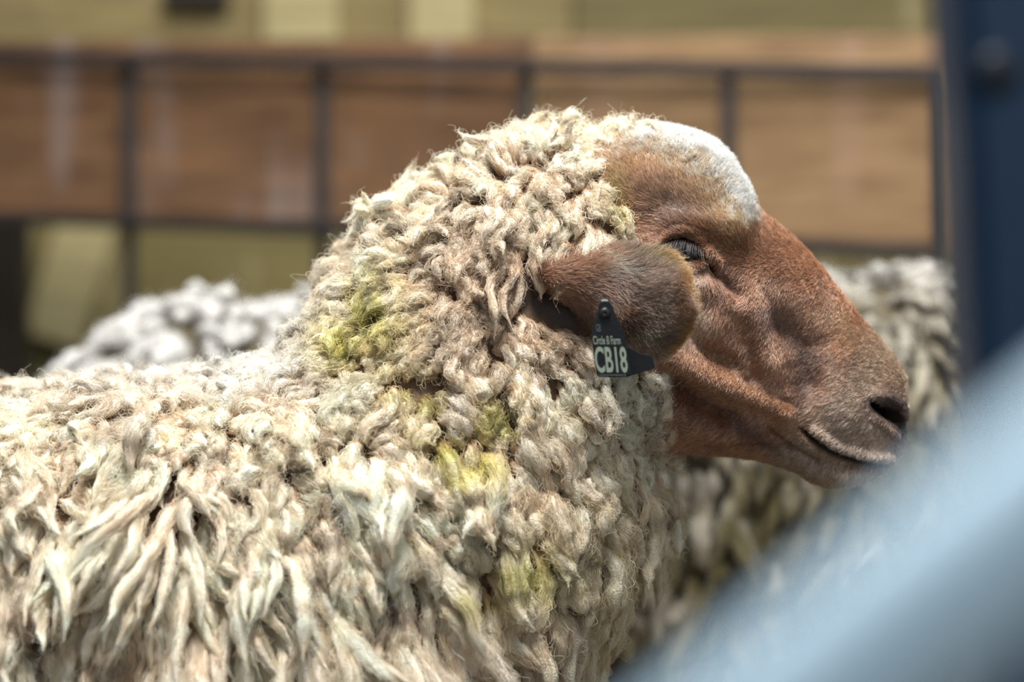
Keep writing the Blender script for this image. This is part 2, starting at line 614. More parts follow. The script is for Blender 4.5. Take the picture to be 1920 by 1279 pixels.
def lock_strands(C, R, col, per, rg, m=11, amp=0.00042, rad=0.00013, spread=(0.60, 1.25), over=0.06, loose=0.0, curls=1.0, ropes=6):
    n, M, _ = C.shape
    T, u, v = frames(C)
    Llen = np.linalg.norm(C[:, 1] - C[:, 0], axis=1) * (M - 1)
    rph = rg.random((n, ropes)) * 0.7 + np.arange(ropes)[None] * 6.283 / ropes
    rtw = rg.normal(0, 1.5, (n, ropes)) + rg.normal(0, 1.0, (n, 1))
    outP, outR, outC = [], [], []
    s = np.linspace(0, 1, m)[None]
    CH = 250
    for a0 in range(0, n, CH):
        a1 = min(n, a0 + CH)
        li = np.repeat(np.arange(a0, a1), per)
        ns = len(li)
        t0 = rg.random(ns) * 0.62 - 0.02
        t1 = np.clip(t0 + 0.30 + rg.random(ns) * 0.5, 0, 1 + over * rg.random(ns))
        tt = t0[:, None] + (t1 - t0)[:, None] * s
        x = np.clip(tt, 0, 1) * (M - 1)
        i0 = np.clip(np.floor(x).astype(int), 0, M - 2)
        f = (x - i0)[..., None]
        L = li[:, None]

        def ev(A): return A[L, i0] * (1 - f) + A[L, i0 + 1] * f
        c = ev(C); uu = ev(u); vv = ev(v); TT = ev(T)
        r = ev(R[..., None])[..., 0]
        Rm = R.max(1)[li][:, None]
        r = np.maximum(r, 0.10 * Rm)
        ext = np.clip(tt - 1, 0, 1) * Llen[li][:, None]
        q = rg.integers(0, ropes, ns)
        ph = (rph[li, q][:, None] + tt * rtw[li, q][:, None])
        ctr = 0.56 * (1 + 0.35 * np.sin(tt * (7 + 5 * rph[li, q][:, None] % 3) + 9 * rph[li, q][:, None]))
        sub = rg.random(ns)[:, None] * 6.283 + tt * rg.normal(0, 2.5, ns)[:, None]
        rho = (spread[0] + (spread[1] - spread[0]) * rg.random(ns)[:, None]) * 0.46
        Ls = (Llen[li] * (t1 - t0))[:, None]
        k = Ls / 0.0042 * 6.283 * curls
        p1, p2 = rg.random((2, ns, 1)) * 6.283
        am = amp * (0.3 + 1.6 * rg.random(ns)[:, None] ** 2) * (1 + loose * 6 * s ** 2 * (rg.random(ns)[:, None] > 0.5))
        out = loose * Rm * s ** 2 * rg.random(ns)[:, None]
        A = np.cos(ph) * (r * ctr + out) + np.cos(sub) * r * rho + am * np.sin(k * s + p1)
        B = np.sin(ph) * (r * ctr + out) + np.sin(sub) * r * rho + am * np.cos(k * s + p2)
        off = uu * A[..., None] + vv * B[..., None]
        P = c + TT * ext[..., None] + off
        # the fleece felts into small crinkled lumps
        lump = 1 + 0.34 * vnoise(P, 230, 91) + 0.26 * vnoise(P, 560, 92)
        P = P + off * (lump - 1)[..., None]
        cc = ev(col) * np.exp(rg.normal(0, 0.13, ns))[:, None, None]
        outP.append(P.astype(np.float32))
        outR.append((rad * (0.7 + 0.6 * rg.random(ns))[:, None] * (1 - 0.7 * s ** 2)).astype(np.float32))
        outC.append(np.clip(cc, 0.002, 0.95).astype(np.float32))
    return np.concatenate(outP), np.concatenate(outR), np.concatenate(outC)


# control points over the fleece: frame x, y, flow x, flow y (down +), length mm, radius mm, lift, curl, blob
CTRL = np.array([
    (40, 770, -.1, .6, 26, 4.6, .8, .8, .3), (120, 860, -.1, 1, 36, 5, .5, .6, .4), (330, 690, .1, -.3, 18, 4, .9, 1, .5), (200, 720, -.2, .2, 20, 4, .9, 1, .5), (450, 740, .2, .6, 22, 4.4, .8, .95, .4), (350, 770, .1, .9, 24, 4.6, .7, .9, .4),
    (250, 830, 0, 1, 48, 5.4, .5, .35, .5), (100, 1000, .05, 1, 58, 5.6, .40, .25, .3), (330, 960, .06, 1, 95, 5.1, .35, .12, .6), (500, 1100, .36, 1, 95, 5.0, .35, .10, .55),
    (230, 1200, -.02, 1, 95, 5.0, .35, .12, .6), (40, 1200, -.1, 1, 60, 5.8, .4, .2, .4), (420, 1230, .15, 1, 90, 5.4, .35, .10, .55), (620, 1180, .2, 1, 84, 5.4, .35, .12, .5),
    (560, 830, .2, 1, 28, 5.5, .7, .75, .6), (560, 680, -.2, .7, 22, 5.4, .8, .9, .6), (700, 1000, .15, 1, 62, 6.2, .4, .15, .6), (850, 1150, .12, 1, 60, 6.8, .4, .16, .7),
    (1000, 1000, .15, 1, 46, 6.8, .45, .25, .7), (1150, 950, .2, 1, 52, 6.8, .4, .2, .8), (1200, 1060, -.25, 1, 44, 6.4, .5, .3, .5), (1080, 1200, -.1, 1, 50, 7, .45, .25, .5),
    (850, 880, .15, 1, 36, 6.4, .5, .3, .8), (900, 720, .1, 1, 28, 7.2, .6, .35, 1), (1000, 730, .25, 1, 38, 6.2, .5, .35, .8), (760, 760, 0, 1, 24, 6.6, .7, .6, 1), (700, 900, .1, 1, 38, 6.4, .6, .5, .7),
    (1050, 640, .55, .8, 24, 3.4, .5, .35, .9), (970, 520, .05, 1, 22, 2.8, .35, .4, .8), (900, 500, .2, 1, 28, 3.2, .45, .6, .8), (800, 580, -.9, .45, 30, 3.6, .5, .6, .8),
    (690, 640, -.5, .8, 22, 5.4, .8, .8, .7), (640, 480, -.8, -.1, 24, 5.6, 1, .7, .6), (740, 400, -.6, -.7, 32, 5, 1, .4, .3), (830, 400, -.5, .3, 28, 4.8, .6, .6, .5),
    (880, 300, -.6, -.8, 30, 4.6, 1, .5, .2), (1000, 400, 0, 1, 30, 4.8, .6, .5, .6), (1090, 420, .05, 1, 32, 5, .55, .4, .6), (950, 240, -.3, -1, 27, 4.8, 1, .5, .1),
    (1050, 240, .05, -1, 20, 4, .9, .8, .3), (1140, 235, .1, -1, 17, 3.2, 1, .9, .1), (1230, 240, .3, -1, 13, 2.4, 1, .9, .1), (1110, 320, -.3, .5, 16, 3.8, .6, .8, .5), (1165, 420, .1, 1, 12, 2.8, .6, .7, .5),
    (1180, 740, .3, 1, 12, 2.8, .55, .7, .8), (1215, 830, .35, .8, 9, 2.6, .55, .7, .8), (1100, 740, .3, 1, 26, 4.6, .45, .4, .7), (1100, 850, .4, 1, 38, 5.8, .4, .3, .6), (950, 850, .2, 1, 38, 7, .5, .3, .8),
    (-300, 900, 0, 1, 55, 8, .4, .2, .4), (-300, 1300, 0, 1, 60, 8, .4, .2, .4), (500, 1430, .1, 1, 60, 8, .4, .2, .4), (1000, 1530, 0, 1, 55, 8, .4, .2, .4), (-1000, 1100, 0, 1, 55, 10, .4, .2, .4)], float)


def ctrl(px, py, table=CTRL, s=85.0):
    d2 = (px[:, None] - table[None, :, 0]) ** 2 + (py[:, None] - table[None, :, 1]) ** 2
    w = 1.0 / (d2 + s * s * 0.12) ** 1.8
    w /= w.sum(1, keepdims=True)
    return w @ table[:, 2:]


FB = np.array([(150, 1300), (222, 1285), (250, 1210), (275, 1150), (295, 1125), (340, 1140), (400, 1170), (455, 1175), (468, 985), (520, 955), (575, 968), (610, 1035), (650, 1110), (690, 1232), (760, 1246), (862, 1250), (880, 1330), (3000, 1330)])


def fleece_edge(py):
    return np.interp(py, FB[:, 0], FB[:, 1])


STAIN = [(700, 600, 70, 70, 0), (640, 650, 50, 50, 0), (790, 760, 75, 50, 30), (830, 850, 60, 45, 30), (870, 900, 36, 26, 0), (930, 800, 40, 40, 0), (985, 1080, 60, 60, 0), (910, 880, 30, 40, 0), (900, 1130, 40, 40, 0)]


def wool_colour(px, py, P, main=True):
    """fleece colour: cream wool, lanolin-yellow stains, dusty places, with sky tone and belly shade painted in"""
    n1 = fbm(P, 28, 31)[:, None]
    n2 = fbm(P, 90, 32)[:, None]
    c = np.repeat(lin(243, 231, 212)[None], len(px), 0)
    if main:
        def mix(col, w):
            nonlocal c
            w = np.clip(w, 0, 1)[:, None]
            c = c * (1 - w) + lin(*col) * w
        mix((236, 212, 180), 0.5 * smooth(0.5 + 1.2 * n2[:, 0]))
        mix((216, 220, 220), 0.7 * smooth((800 - py + 0.05 * px) / 180) * smooth((700 - px) / 250))  # cool sky-light grey painted into the wool of the upper back
        st = 0
        for (x, y, a, b, an) in STAIN:
            st = np.maximum(st, G(px, py, x, y, a, b, an))
        mix((214, 206, 132), st * 1.05 * smooth(0.9 + 0.7 * n1[:, 0] + 0.5 * n2[:, 0]))
        mix((158, 150, 78), st ** 2 * 0.55 * smooth(0.1 + 1.5 * n2[:, 0]))
        mix((206, 184, 158), 0.7 * G(px, py, 920, 560, 140, 120, 0))
        mix((196, 172, 146), 0.6 * G(px, py, 1050, 620, 70, 60, 30))
        mix((176, 168, 104), 0.7 * G(px, py, 1160, 390, 26, 60, 0))
        mix((246, 236, 222), 0.8 * G(px, py, 1200, 770, 60, 110))
        mix((214, 208, 160), 0.35 * G(px, py, 1150, 1100, 150, 200, 0))
        mix((90, 80, 62), 0.65 * np.clip(smooth(-0.9 + 2.0 * n2[:, 0] + 0.6 * n1[:, 0]), 0, 1))
    else:
        def mix(col, w):
            nonlocal c
            w = np.clip(w, 0, 1)[:, None]
            c = c * (1 - w) + lin(*col) * w
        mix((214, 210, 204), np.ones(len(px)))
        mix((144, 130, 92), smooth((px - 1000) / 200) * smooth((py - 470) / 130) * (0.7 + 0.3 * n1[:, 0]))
        mix((84, 76, 44), smooth((px - 1000) / 200) * smooth((py - 660) / 240) * smooth(0.6 + 0.8 * n1[:, 0]))  # lower flank darkened further, belly shade painted into the olive wool
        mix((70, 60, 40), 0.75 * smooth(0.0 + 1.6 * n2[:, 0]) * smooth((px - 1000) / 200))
    return np.clip(c * (1 + 0.05 * n1), 0.01, 0.85)


def mirror_near(P, y0):
    Q = P.copy()
    Q[:, 1] = y0 - np.abs(P[:, 1] - y0)
    return Q


def grow_fleece(name, P, N, y0, facesel, ncand, parent, rg, main=True, per=60, sizek=1.0, table=CTRL, spacek=0.95, nr=12, M=15):
    pos, nor, A = surface_samples(P, N, facesel, ncand, rg)
    px, py = proj(mirror_near(pos, y0))
    if main:
        ok = px < fleece_edge(py) + rg.normal(0, 5, len(px))
        pos, nor, px, py = pos[ok], nor[ok], px[ok], py[ok]
    prm = ctrl(px, py, table)
    near = (nor[:, 1] < 0.25)
    Rd = prm[:, 3] * 0.001 * sizek
    space = Rd * spacek * 1.25 * np.where(near, 1.0, 1.9)
    keep = thin(pos, space)
    pos, nor, px, py, prm, Rd, near = pos[keep], nor[keep], px[keep], py[keep], prm[keep], Rd[keep], near[keep]
    n = len(pos)
    # neighbouring locks gather into tassels
    gk = thin(pos, np.where(Rd > 0, Rd * 4.0, 1))
    gid = np.zeros(n, int)
    for a0 in range(0, n, 500):
        dd_ = ((pos[a0:a0 + 500, None] - pos[gk][None]) ** 2).sum(2)
        gid[a0:a0 + 500] = dd_.argmin(1)
    ng = len(gk)
    gfl = rg.normal(0, 0.13, (ng, 3)); gln = np.exp(rg.normal(0, 0.22, ng)); glf = np.exp(rg.normal(0, 0.25, ng)); gcol = np.exp(rg.normal(0, 0.05, ng))
    fl = np.stack([prm[:, 0], np.zeros(n), -prm[:, 1]], 1)
    fl += gfl[gid] + rg.normal(0, 0.10, (n, 3)) + 0.20 * np.stack([vnoise(pos, 22, 41), vnoise(pos, 22, 42) * 0.5, vnoise(pos, 22, 43)], 1)
    fl -= nor * (fl * nor).sum(1, keepdims=True)
    fl /= np.linalg.norm(fl, axis=1, keepdims=True) + 1e-9
    Ln = prm[:, 2] * 0.001 * sizek * np.exp(rg.normal(0, 0.15, n)) * gln[gid] * np.where(near, 1, 1.2)
    Rd = Rd * np.exp(rg.normal(0, 0.19, n)) * np.where(near, 1, 1.5)
    C, R = locks(pos, nor, fl, Ln, Rd, prm[:, 4] * glf[gid] * (1 + rg.normal(0, .15, n)), np.clip(prm[:, 5], 0, 1), np.clip(prm[:, 6], 0, 1), rg, M)
    pull = pos[gk][gid] - pos
    pull -= nor * (pull * nor).sum(1, keepdims=True)
    tq = np.linspace(0, 1, M)[None, :, None]
    C = C + pull[:, None] * (0.5 * tq ** 1.1)
    cpx, cpy = proj(mirror_near(C.reshape(-1, 3), y0))
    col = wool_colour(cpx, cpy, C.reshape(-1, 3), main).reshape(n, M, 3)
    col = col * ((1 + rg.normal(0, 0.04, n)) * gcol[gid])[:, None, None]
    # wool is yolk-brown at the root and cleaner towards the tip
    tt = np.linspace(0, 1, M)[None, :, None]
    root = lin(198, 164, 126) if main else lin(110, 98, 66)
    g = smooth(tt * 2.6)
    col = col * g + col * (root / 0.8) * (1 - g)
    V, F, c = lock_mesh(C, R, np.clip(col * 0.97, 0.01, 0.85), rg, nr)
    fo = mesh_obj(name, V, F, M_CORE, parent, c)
    tag(fo, kind='stuff')
    # full detail on locks seen large, less elsewhere
    vis = near & (px > -90) & (px < 2000) & (py < 1360)
    crl = np.clip(prm[:, 5], 0, 1)
    A_, B_, C_ = [], [], []
    for msk, cnt in ((vis & (Rd > 0.0045 * sizek), per), (vis & (Rd <= 0.0045 * sizek), per // 2), (near & ~vis, per // 6)):
        if msk.sum():
            q = lock_strands(C[msk], R[msk], col[msk], max(cnt, 8), rg)
            A_.append(q[0]); B_.append(q[1]); C_.append(q[2])
    Pn, Rn, Cn = np.concatenate(A_), np.concatenate(B_), np.concatenate(C_)
    A_, B_, C_ = [], [], []
    for msk, cnt, am in ((vis & (crl > 0.5), max(per // 6, 3), 0.0010), (vis & (crl <= 0.5), max(per // 12, 2), 0.0006)):
        if msk.sum():
            q = lock_strands(C[msk], R[msk], np.clip(col[msk] * 1.08, 0, .92), cnt, rg, m=18, amp=am, rad=0.00016, spread=(0.9, 1.5), over=0.22, loose=0.7, curls=0.5)
            A_.append(q[0]); B_.append(q[1]); C_.append(q[2])
    Pl, Rl, Cl = np.concatenate(A_), np.concatenate(B_), np.concatenate(C_)
    ho = hair_obj('wool_fibres', Pn, Rn, Cn, M_FIBRE, fo)
    tag(ho, kind='stuff')
    h2 = hair_obj('stray_fibres', Pl, Rl, Cl, M_FIBRE, fo)
    tag(h2, kind='stuff')
    print(name, 'locks', n, 'strands', len(Pn), len(Pl))
    return fo, (pos, nor, px, py, C, R)


# ================================================================== MAIN SHEEP
Y0 = 0.0
SECS = [  # dorsal x y, ventral x y, half width, exponent, shift
    (1668, 861, 1666, 864, .004, .8, 0),
    (1685, 843, 1648, 884, .017, .75, 0),
    (1697, 813, 1622, 900, .024, .70, 0),
    (1699, 760, 1578, 913, .030, .68, .0),
    (1693, 706, 1532, 907, .033, .68, .0),
    (1671, 665, 1486, 882, .035, .70, .0),
    (1606, 589, 1420, 861, .039, .72, .05),
    (1527, 489, 1345, 852, .049, .74, .05),
    (1474, 436, 1290, 848, .058, .74, .10),
    (1421, 394, 1240, 848, .064, .74, .12),
    (1378, 338, 1212, 850, .068, .72, .12),
    (1320, 288, 1196, 853, .070, .72, .10),
    (1235, 262, 1188, 858, .072, .72, .05),
    (1130, 258, 1186, 868, .074, .75, .0),
    (1018, 264, 1192, 885, .078, .78, -.05),
    (900, 318, 1203, 915, .083, .80, -.1),
    (792, 382, 1196, 955, .090, .82, -.1),
    (703, 456, 1182, 1005, .100, .84, -.12),
    (655, 538, 1155, 1075, .112, .85, -.15),
    (590, 622, 1110, 1165, .125, .85, -.15),
    (505, 700, 1030, 1285, .138, .85, -.12),
    (380, 722, 960, 1430, .148, .85, -.1),
    (240, 735, 740, 1560, .155, .85, -.1),
    (60, 765, 430, 1640, .160, .85, -.1),
    (-180, 780, 80, 1680, .165, .85, -.1),
    (-520, 785, -380, 1680, .165, .85, -.1),
    (-900, 800, -820, 1640, .150, .85, 0),
    (-1150, 850, -1080, 1520, .120, .85, 0),
    (-1290, 970, -1250, 1360, .08, .85, 0),
    (-1330, 1150, -1330, 1170, .01, .85, 0)]
# dense sections over the head, coarser over the trunk
A_ = catmull(np.array(SECS), 1600)
frame_arc = np.cumsum(np.concatenate([[0], np.hypot(*(A_[1:, :2] - A_[:-1, :2]).T) + np.hypot(*(A_[1:, 2:4] - A_[:-1, 2:4]).T)]))
head_end = frame_arc[np.argmin(np.abs(A_[:, 0] - 1130) + np.abs(A_[:, 1] - 258))]
sel = np.concatenate([np.linspace(0, head_end, 470, endpoint=False), np.linspace(head_end, frame_arc[-1], 190)])
SS = np.stack([np.interp(sel, frame_arc, A_[:, k]) for k in range(7)], 1)
_cat = catmull
catmull_keep = catmull


def loft_rows(S, nring, y0):
    global catmull
    catmull = lambda a, n: np.asarray(a)
    P = loft(S, len(S), nring, y0)
    catmull = catmull_keep
    return P


NR = 340
PB = loft_rows(SS, NR, Y0)
NB = grid_normals(PB)
flat = PB.reshape(-1, 3)
ppx, ppy = proj(mirror_near(flat, Y0))
isface = smooth((ppx - 1060) / 80)
hh = relief(ppx, ppy) * isface * smooth(np.abs(NB.reshape(-1, 3)[:, 1]) * 2.2)
hh += 0.0004 * fbm(flat, 130, 77) * isface
flat2 = flat + NB.reshape(-1, 3) * hh[:, None]
PB = flat2.reshape(PB.shape)
NB = grid_normals(PB)
nv = len(flat2)
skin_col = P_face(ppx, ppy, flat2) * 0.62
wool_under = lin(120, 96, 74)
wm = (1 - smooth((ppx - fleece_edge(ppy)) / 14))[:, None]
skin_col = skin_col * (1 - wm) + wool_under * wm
Fb = grid_faces(PB.shape[0], PB.shape[1])
zt = 0.42
LV, LF = legs_mesh([(.02, -1, 0), (.00, 1, 0), (-.64, -1, 1), (-.62, 1, 1)], Y0, zt, nv)
LC = np.repeat(lin(120, 80, 56)[None], len(LV), 0)
sheep = mesh_obj('sheep', np.vstack([flat2, LV]), np.vstack([Fb, LF]), M_SKIN, None, np.vstack([skin_col, LC]) * 0.8)
tag(sheep, 'brown-faced sheep in profile facing right, cream curly fleece with yellow stains, black ear tag', 'sheep')


def skin_at(px, py):
    """point of the near side of the head seen at a frame position"""
    X, Y = proj(PB.reshape(-1, 3))
    m = PB.reshape(-1, 3)[:, 1] < Y0
    d = (X - px) ** 2 + (Y - py) ** 2 + np.where(m, 0, 1e9)
    i = int(np.argmin(d))
    return PB.reshape(-1, 3)[i], NB.reshape(-1, 3)[i]


# ---- fleece of the main sheep
rgw = np.random.default_rng(14)
seam_ok = np.ones((PB.shape[0] - 1, PB.shape[1]))
xc = PB[:-1, :, 0]
seam_ok *= np.where(xc < W(-420, 0)[0], 0.35, 1.0)
fleece, LK = grow_fleece('fleece', PB, NB, Y0, seam_ok, 110000, sheep, rgw, True, per=170)


# ---- short hair of the face
def hair_on(P, N, facesel, n, rg, length, rad, flowfun, colfun, lift, m=6, y0=0.0, accept=None):
    pos, nor, A = surface_samples(P, N, facesel, n, rg)
    px, py = proj(mirror_near(pos, y0))
    if accept is not None:
        ok = accept(px, py, pos, nor) > rg.random(len(px))
        pos, nor, px, py = pos[ok], nor[ok], px[ok], py[ok]
    n = len(pos)
    fx, fy = flowfun(px, py)
    fl = np.stack([fx, np.zeros(n), -fy], 1) + rg.normal(0, .13, (n, 3))
    pw = poll_w(px, py)[:, None]
    fl += (0.12 + 0.6 * pw) * np.stack([fbm(pos, 140, 61), fbm(pos, 140, 62), fbm(pos, 140, 63)], 1)
    fl -= nor * (fl * nor).sum(1, keepdims=True)
    fl /= np.linalg.norm(fl, axis=1, keepdims=True) + 1e-9
    ln = length(px, py) * (0.7 + 0.6 * rg.random(n))
    lf = lift(px, py)
    s = np.linspace(0, 1, m)[None, :, None]
    cr = np.sin(s * 6 + rg.random((n, 1, 1)) * 6) * (0.05 + 0.22 * smooth((ln - 0.008) / 0.004))[:, None, None] * ln[:, None, None] * np.cross(fl, nor)[:, None]
    cw = rg.normal(0, 1, (n, 3)) * 0.10
    a = (lf[:, None, None] * (s - 0.35 * s ** 2))
    Pp = pos[:, None] - nor[:, None] * 0.0003 + ln[:, None, None] * (nor[:, None] * a + (fl + cw)[:, None] * s * np.clip(1.15 - lf[:, None, None] * 0.8, 0.15, 1)) + cr * s
    c = colfun(px, py, pos)
    c = c * np.exp(rg.normal(0, 0.42, n))[:, None]
    cc = np.repeat(c[:, None], m, 1) * (0.75 + 0.5 * s)
    R = rad * (0.7 + .6 * rg.random(n))[:, None] * (1 - 0.8 * s[..., 0] ** 2)
    return Pp, R, np.clip(cc, .003, .92)


FCTRL = np.array([
    (1200, 420, -.7, -.2), (1300, 400, -.5, -.6), (1400, 430, -.6, -.5), (1480, 480, -.6, .1), (1300, 520, -.15, 1), (1330, 600, -.35, 1),
    (1430, 560, -.6, .7), (1540, 580, -.6, .5), (1280, 680, -.6, 1), (1380, 700, -.7, .8), (1450, 680, -.6, .8), (1560, 680, -.8, .5), (1620, 640, -.8, .1),
    (1640, 720, -.8, .1), (1560, 780, -.9, .4), (1600, 830, -.7, .7), (1660, 840, -.5, .8), (1480, 800, -.8, .5), (1350, 790, -.9, .5), (1300, 840, -1, .3),
    (1550, 880, -.5, .9), (1610, 895, -.3, .9), (1250, 760, -.8, .5), (1250, 300, -.2, -1), (1350, 320, .1, -1), (1160, 300, -.4, -.8), (1400, 380, .2, -1), (1690, 780, -.6, .2)], float)


def face_flow(px, py):
    d2 = (px[:, None] - FCTRL[None, :, 0]) ** 2 + (py[:, None] - FCTRL[None, :, 1]) ** 2
    w = 1.0 / (d2 + 600) ** 2
    w /= w.sum(1, keepdims=True)
    f = w @ FCTRL[:, 2:]
    return f[:, 0], f[:, 1]


def poll_w(px, py):
    return smooth((88 - poll_depth(px, py)) / 70) * smooth((1440 - px) / 40)


def face_len(px, py):
    l = 0.0042 + 0.0016 * smooth((1480 - px) / 200)
    l = l + 0.0080 * poll_w(px, py) * smooth((1440 - px) / 120)
    l = l + 0.003 * smooth((1300 - px) / 60) * smooth((py - 650) / 50)
    l = l * (1 - 0.75 * G(px, py, 1680, 775, 30, 34))
    return l


def face_lift(px, py):
    return 0.30 + 0.75 * poll_w(px, py) + 0.25 * smooth((1300 - px) / 60) * smooth((py - 650) / 50)


def face_accept(px, py, pos, nor):
    a = smooth((px - fleece_edge(py) + 16) / 16)
    a = a * smooth((almond(px, py) - 1) / 4)
    a = a * smooth((seg_dist(px, py, NOSTRIL) - 9) / 5)
    a = a * (1 - 0.85 * G(px, py, 1680, 768, 22, 24))
    a = a * smooth((seg_dist(px, py, MOUTH) - 1) / 3)
    a = a * (0.55 + 0.45 * np.clip(poll_w(px, py) + .4, 0, 1))
    return a


rgf = np.random.default_rng(5)
facesel = np.zeros((PB.shape[0] - 1, PB.shape[1])); facesel[:476] = 1
facesel *= np.where(NB[:-1, :, 1] < 0.3, 1.0, 0.22)
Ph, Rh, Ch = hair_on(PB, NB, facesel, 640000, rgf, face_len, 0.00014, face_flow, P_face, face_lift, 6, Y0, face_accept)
coat = hair_obj('face_coat', Ph, Rh, Ch, M_FUR, sheep)
tag(coat, 'short brown face hair with a white woolly poll', kind='stuff')
print('face hairs', len(Ph))

# ---- eye
ep, en = skin_at(1284, 470)
surf_y = W(1284, 470, 0)[1]
lidp, _ = skin_at(1262, 440)
er = 0.0165
ey = lidp[1] + er + 0.0015
ec = W(1283, 473, ey - er)
ec = np.array([ec[0], ey, ec[2]])


def sphere(c, r, nu=48, nv_=32, squash=(1, 1, 1)):
    u = np.linspace(0, 2 * math.pi, nu, endpoint=False)
    v = np.linspace(0.001, math.pi - 0.001, nv_)
    P = np.stack([np.sin(v)[:, None] * np.cos(u)[None], -np.cos(v)[:, None] * np.ones(nu)[None], np.sin(v)[:, None] * np.sin(u)[None]], 2)
    P = P * r * np.array(squash) + c
    return P.reshape(-1, 3), grid_faces(nv_, nu)


M_EYE = mat_plain('eye_dark', L4(24, 15, 12), 0.08, 0, 0.6, coat=1.0)
for sgn in (-1, 1):
    c = ec.copy()
    c[1] = sgn * -ec[1] * 1.0 if sgn > 0 else ec[1]
    if sgn > 0: c[1] = -ec[1]
    V, F = sphere(c, er)
    tag(mesh_obj('eye', V, F, M_EYE, sheep), 'dark glossy eye')
# lashes along the upper lid, hanging over the eye
nl = 46
Pe = np.zeros((nl, 8, 3)); Re = np.zeros((nl, 8)); Ce = np.zeros((nl, 8, 3))
rgl = np.random.default_rng(3)
for i in range(nl):
    u = -0.9 + 1.75 * i / (nl - 1)
    a = math.radians(9)
    v = -23 * (1 - u * u) ** 0.75 + 1
    bx = 1281 + u * 43 * math.cos(a) - v * math.sin(a)
    by = 472 + u * 43 * math.sin(a) + v * math.cos(a)
    ln = 30 + rgl.normal(0, 4)
    for k in range(8):
        s = k / 7
        x = bx + (u * 10 - 8) * s + rgl.normal(0, .3) + 3 * s * s
        y = by + ln * (s - 0.28 * s * s)
        Pe[i, k] = W(x, y, lidp[1] - 0.0005 - 0.008 * s ** 0.8)
    Re[i] = 0.00013 * (1 - 0.8 * np.linspace(0, 1, 8))
    Ce[i] = lin(34, 26, 24) if i % 3 else lin(120, 98, 86)
hair_obj('eyelashes', Pe, Re, Ce, M_FUR, sheep)


# ---- ears
def ear_shape(flip=1):
    nu, nv_ = 90, 60
    T = catmull(np.array([(1010, 492), (1030, 470), (1062, 458), (1110, 461), (1160, 465), (1210, 470), (1250, 478), (1272, 498), (1284, 535)], float).repeat(1, 0) if False else
                np.array([(1003, 514, 0, 0), (1006, 486, 0, 0), (1026, 464, 0, 0), (1064, 457, 0, 0), (1110, 461, 0, 0), (1160, 466, 0, 0), (1210, 470, 0, 0), (1252, 479, 0, 0), (1276, 500, 0, 0), (1288, 540, 0, 0), (1289, 568, 0, 0)], float), nu)[:, :2]
    B = catmull(np.array([(1003, 518, 0, 0), (1010, 548, 0, 0), (1034, 568, 0, 0), (1070, 582, 0, 0), (1105, 603, 0, 0), (1140, 632, 0, 0), (1185, 656, 0, 0), (1230, 666, 0, 0), (1264, 646, 0, 0), (1283, 612, 0, 0), (1289, 578, 0, 0)], float), nu)[:, :2]
    u = np.linspace(0, 1, nu)[:, None]
    v = np.linspace(-1, 1, nv_)[None]
    wv = (v + 1) / 2
    X = T[:, 0:1] * (1 - wv) + B[:, 0:1] * wv
    Y = T[:, 1:2] * (1 - wv) + B[:, 1:2] * wv
    yc = -0.080 - 0.056 * u ** 0.9
    yy = yc + (0.030 * (1 - 0.45 * u)) * (1 - smooth((u - 0.8) / 0.2)) * np.abs(v) ** 2.2 + 0.010 * smooth((u - 0.8) / 0.2) ** 2 - 0.004 * np.sin(u * 9) * (1 - v ** 2)
    yy = yy + 0.030 * smooth((0.10 - u) / 0.10) ** 2
    d = yy - CY
    P = np.stack([(X - 960) * K * d, yy + 0 * X, CZ - (Y - 639.5) * K * d], 2)
    return P, X, Y


PE, EX, EY = ear_shape()
du = np.gradient(PE, axis=0); dv = np.gradient(PE, axis=1)
NE = np.cross(du, dv); NE /= np.linalg.norm(NE, axis=2, keepdims=True) + 1e-12
if NE[..., 1].mean() > 0: NE = -NE


def ear_colour(px, py, P):
    n = fbm(P, 70, 51)
    n2 = fbm(P, 200, 52)
    c = np.repeat(lin(158, 122, 96)[None], len(px), 0)

    def mix(col, w):
        nonlocal c
        w = np.clip(w, 0, 1)[:, None]
        c = c * (1 - w) + lin(*col) * w
    mix((200, 162, 138), 0.6 * G(px, py, 1040, 515, 26, 45))
    mix((160, 142, 128), 0.85 * smooth((px - 1120 + 60 * n) / 90) * smooth((1275 - px) / 30))
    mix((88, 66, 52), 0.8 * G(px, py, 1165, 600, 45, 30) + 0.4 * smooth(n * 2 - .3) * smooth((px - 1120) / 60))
    mix((186, 178, 160), 0.7 * G(px, py, 1160, 500, 50, 8, 24) + 0.55 * G(px, py, 1225, 620, 40, 14, -20))
    mix((132, 116, 56), 0.8 * G(px, py, 1240, 484, 50, 16, 15))
    edge = np.minimum(np.hypot(px - 1190, (py - 565) * 0.97), 200)
    mix((180, 142, 84), 0.85 * smooth((edge - 86) / 12) * smooth((px - 1215) / 30))
    return np.clip(c * (1 + 0.18 * n2)[:, None], 0.01, 0.9)


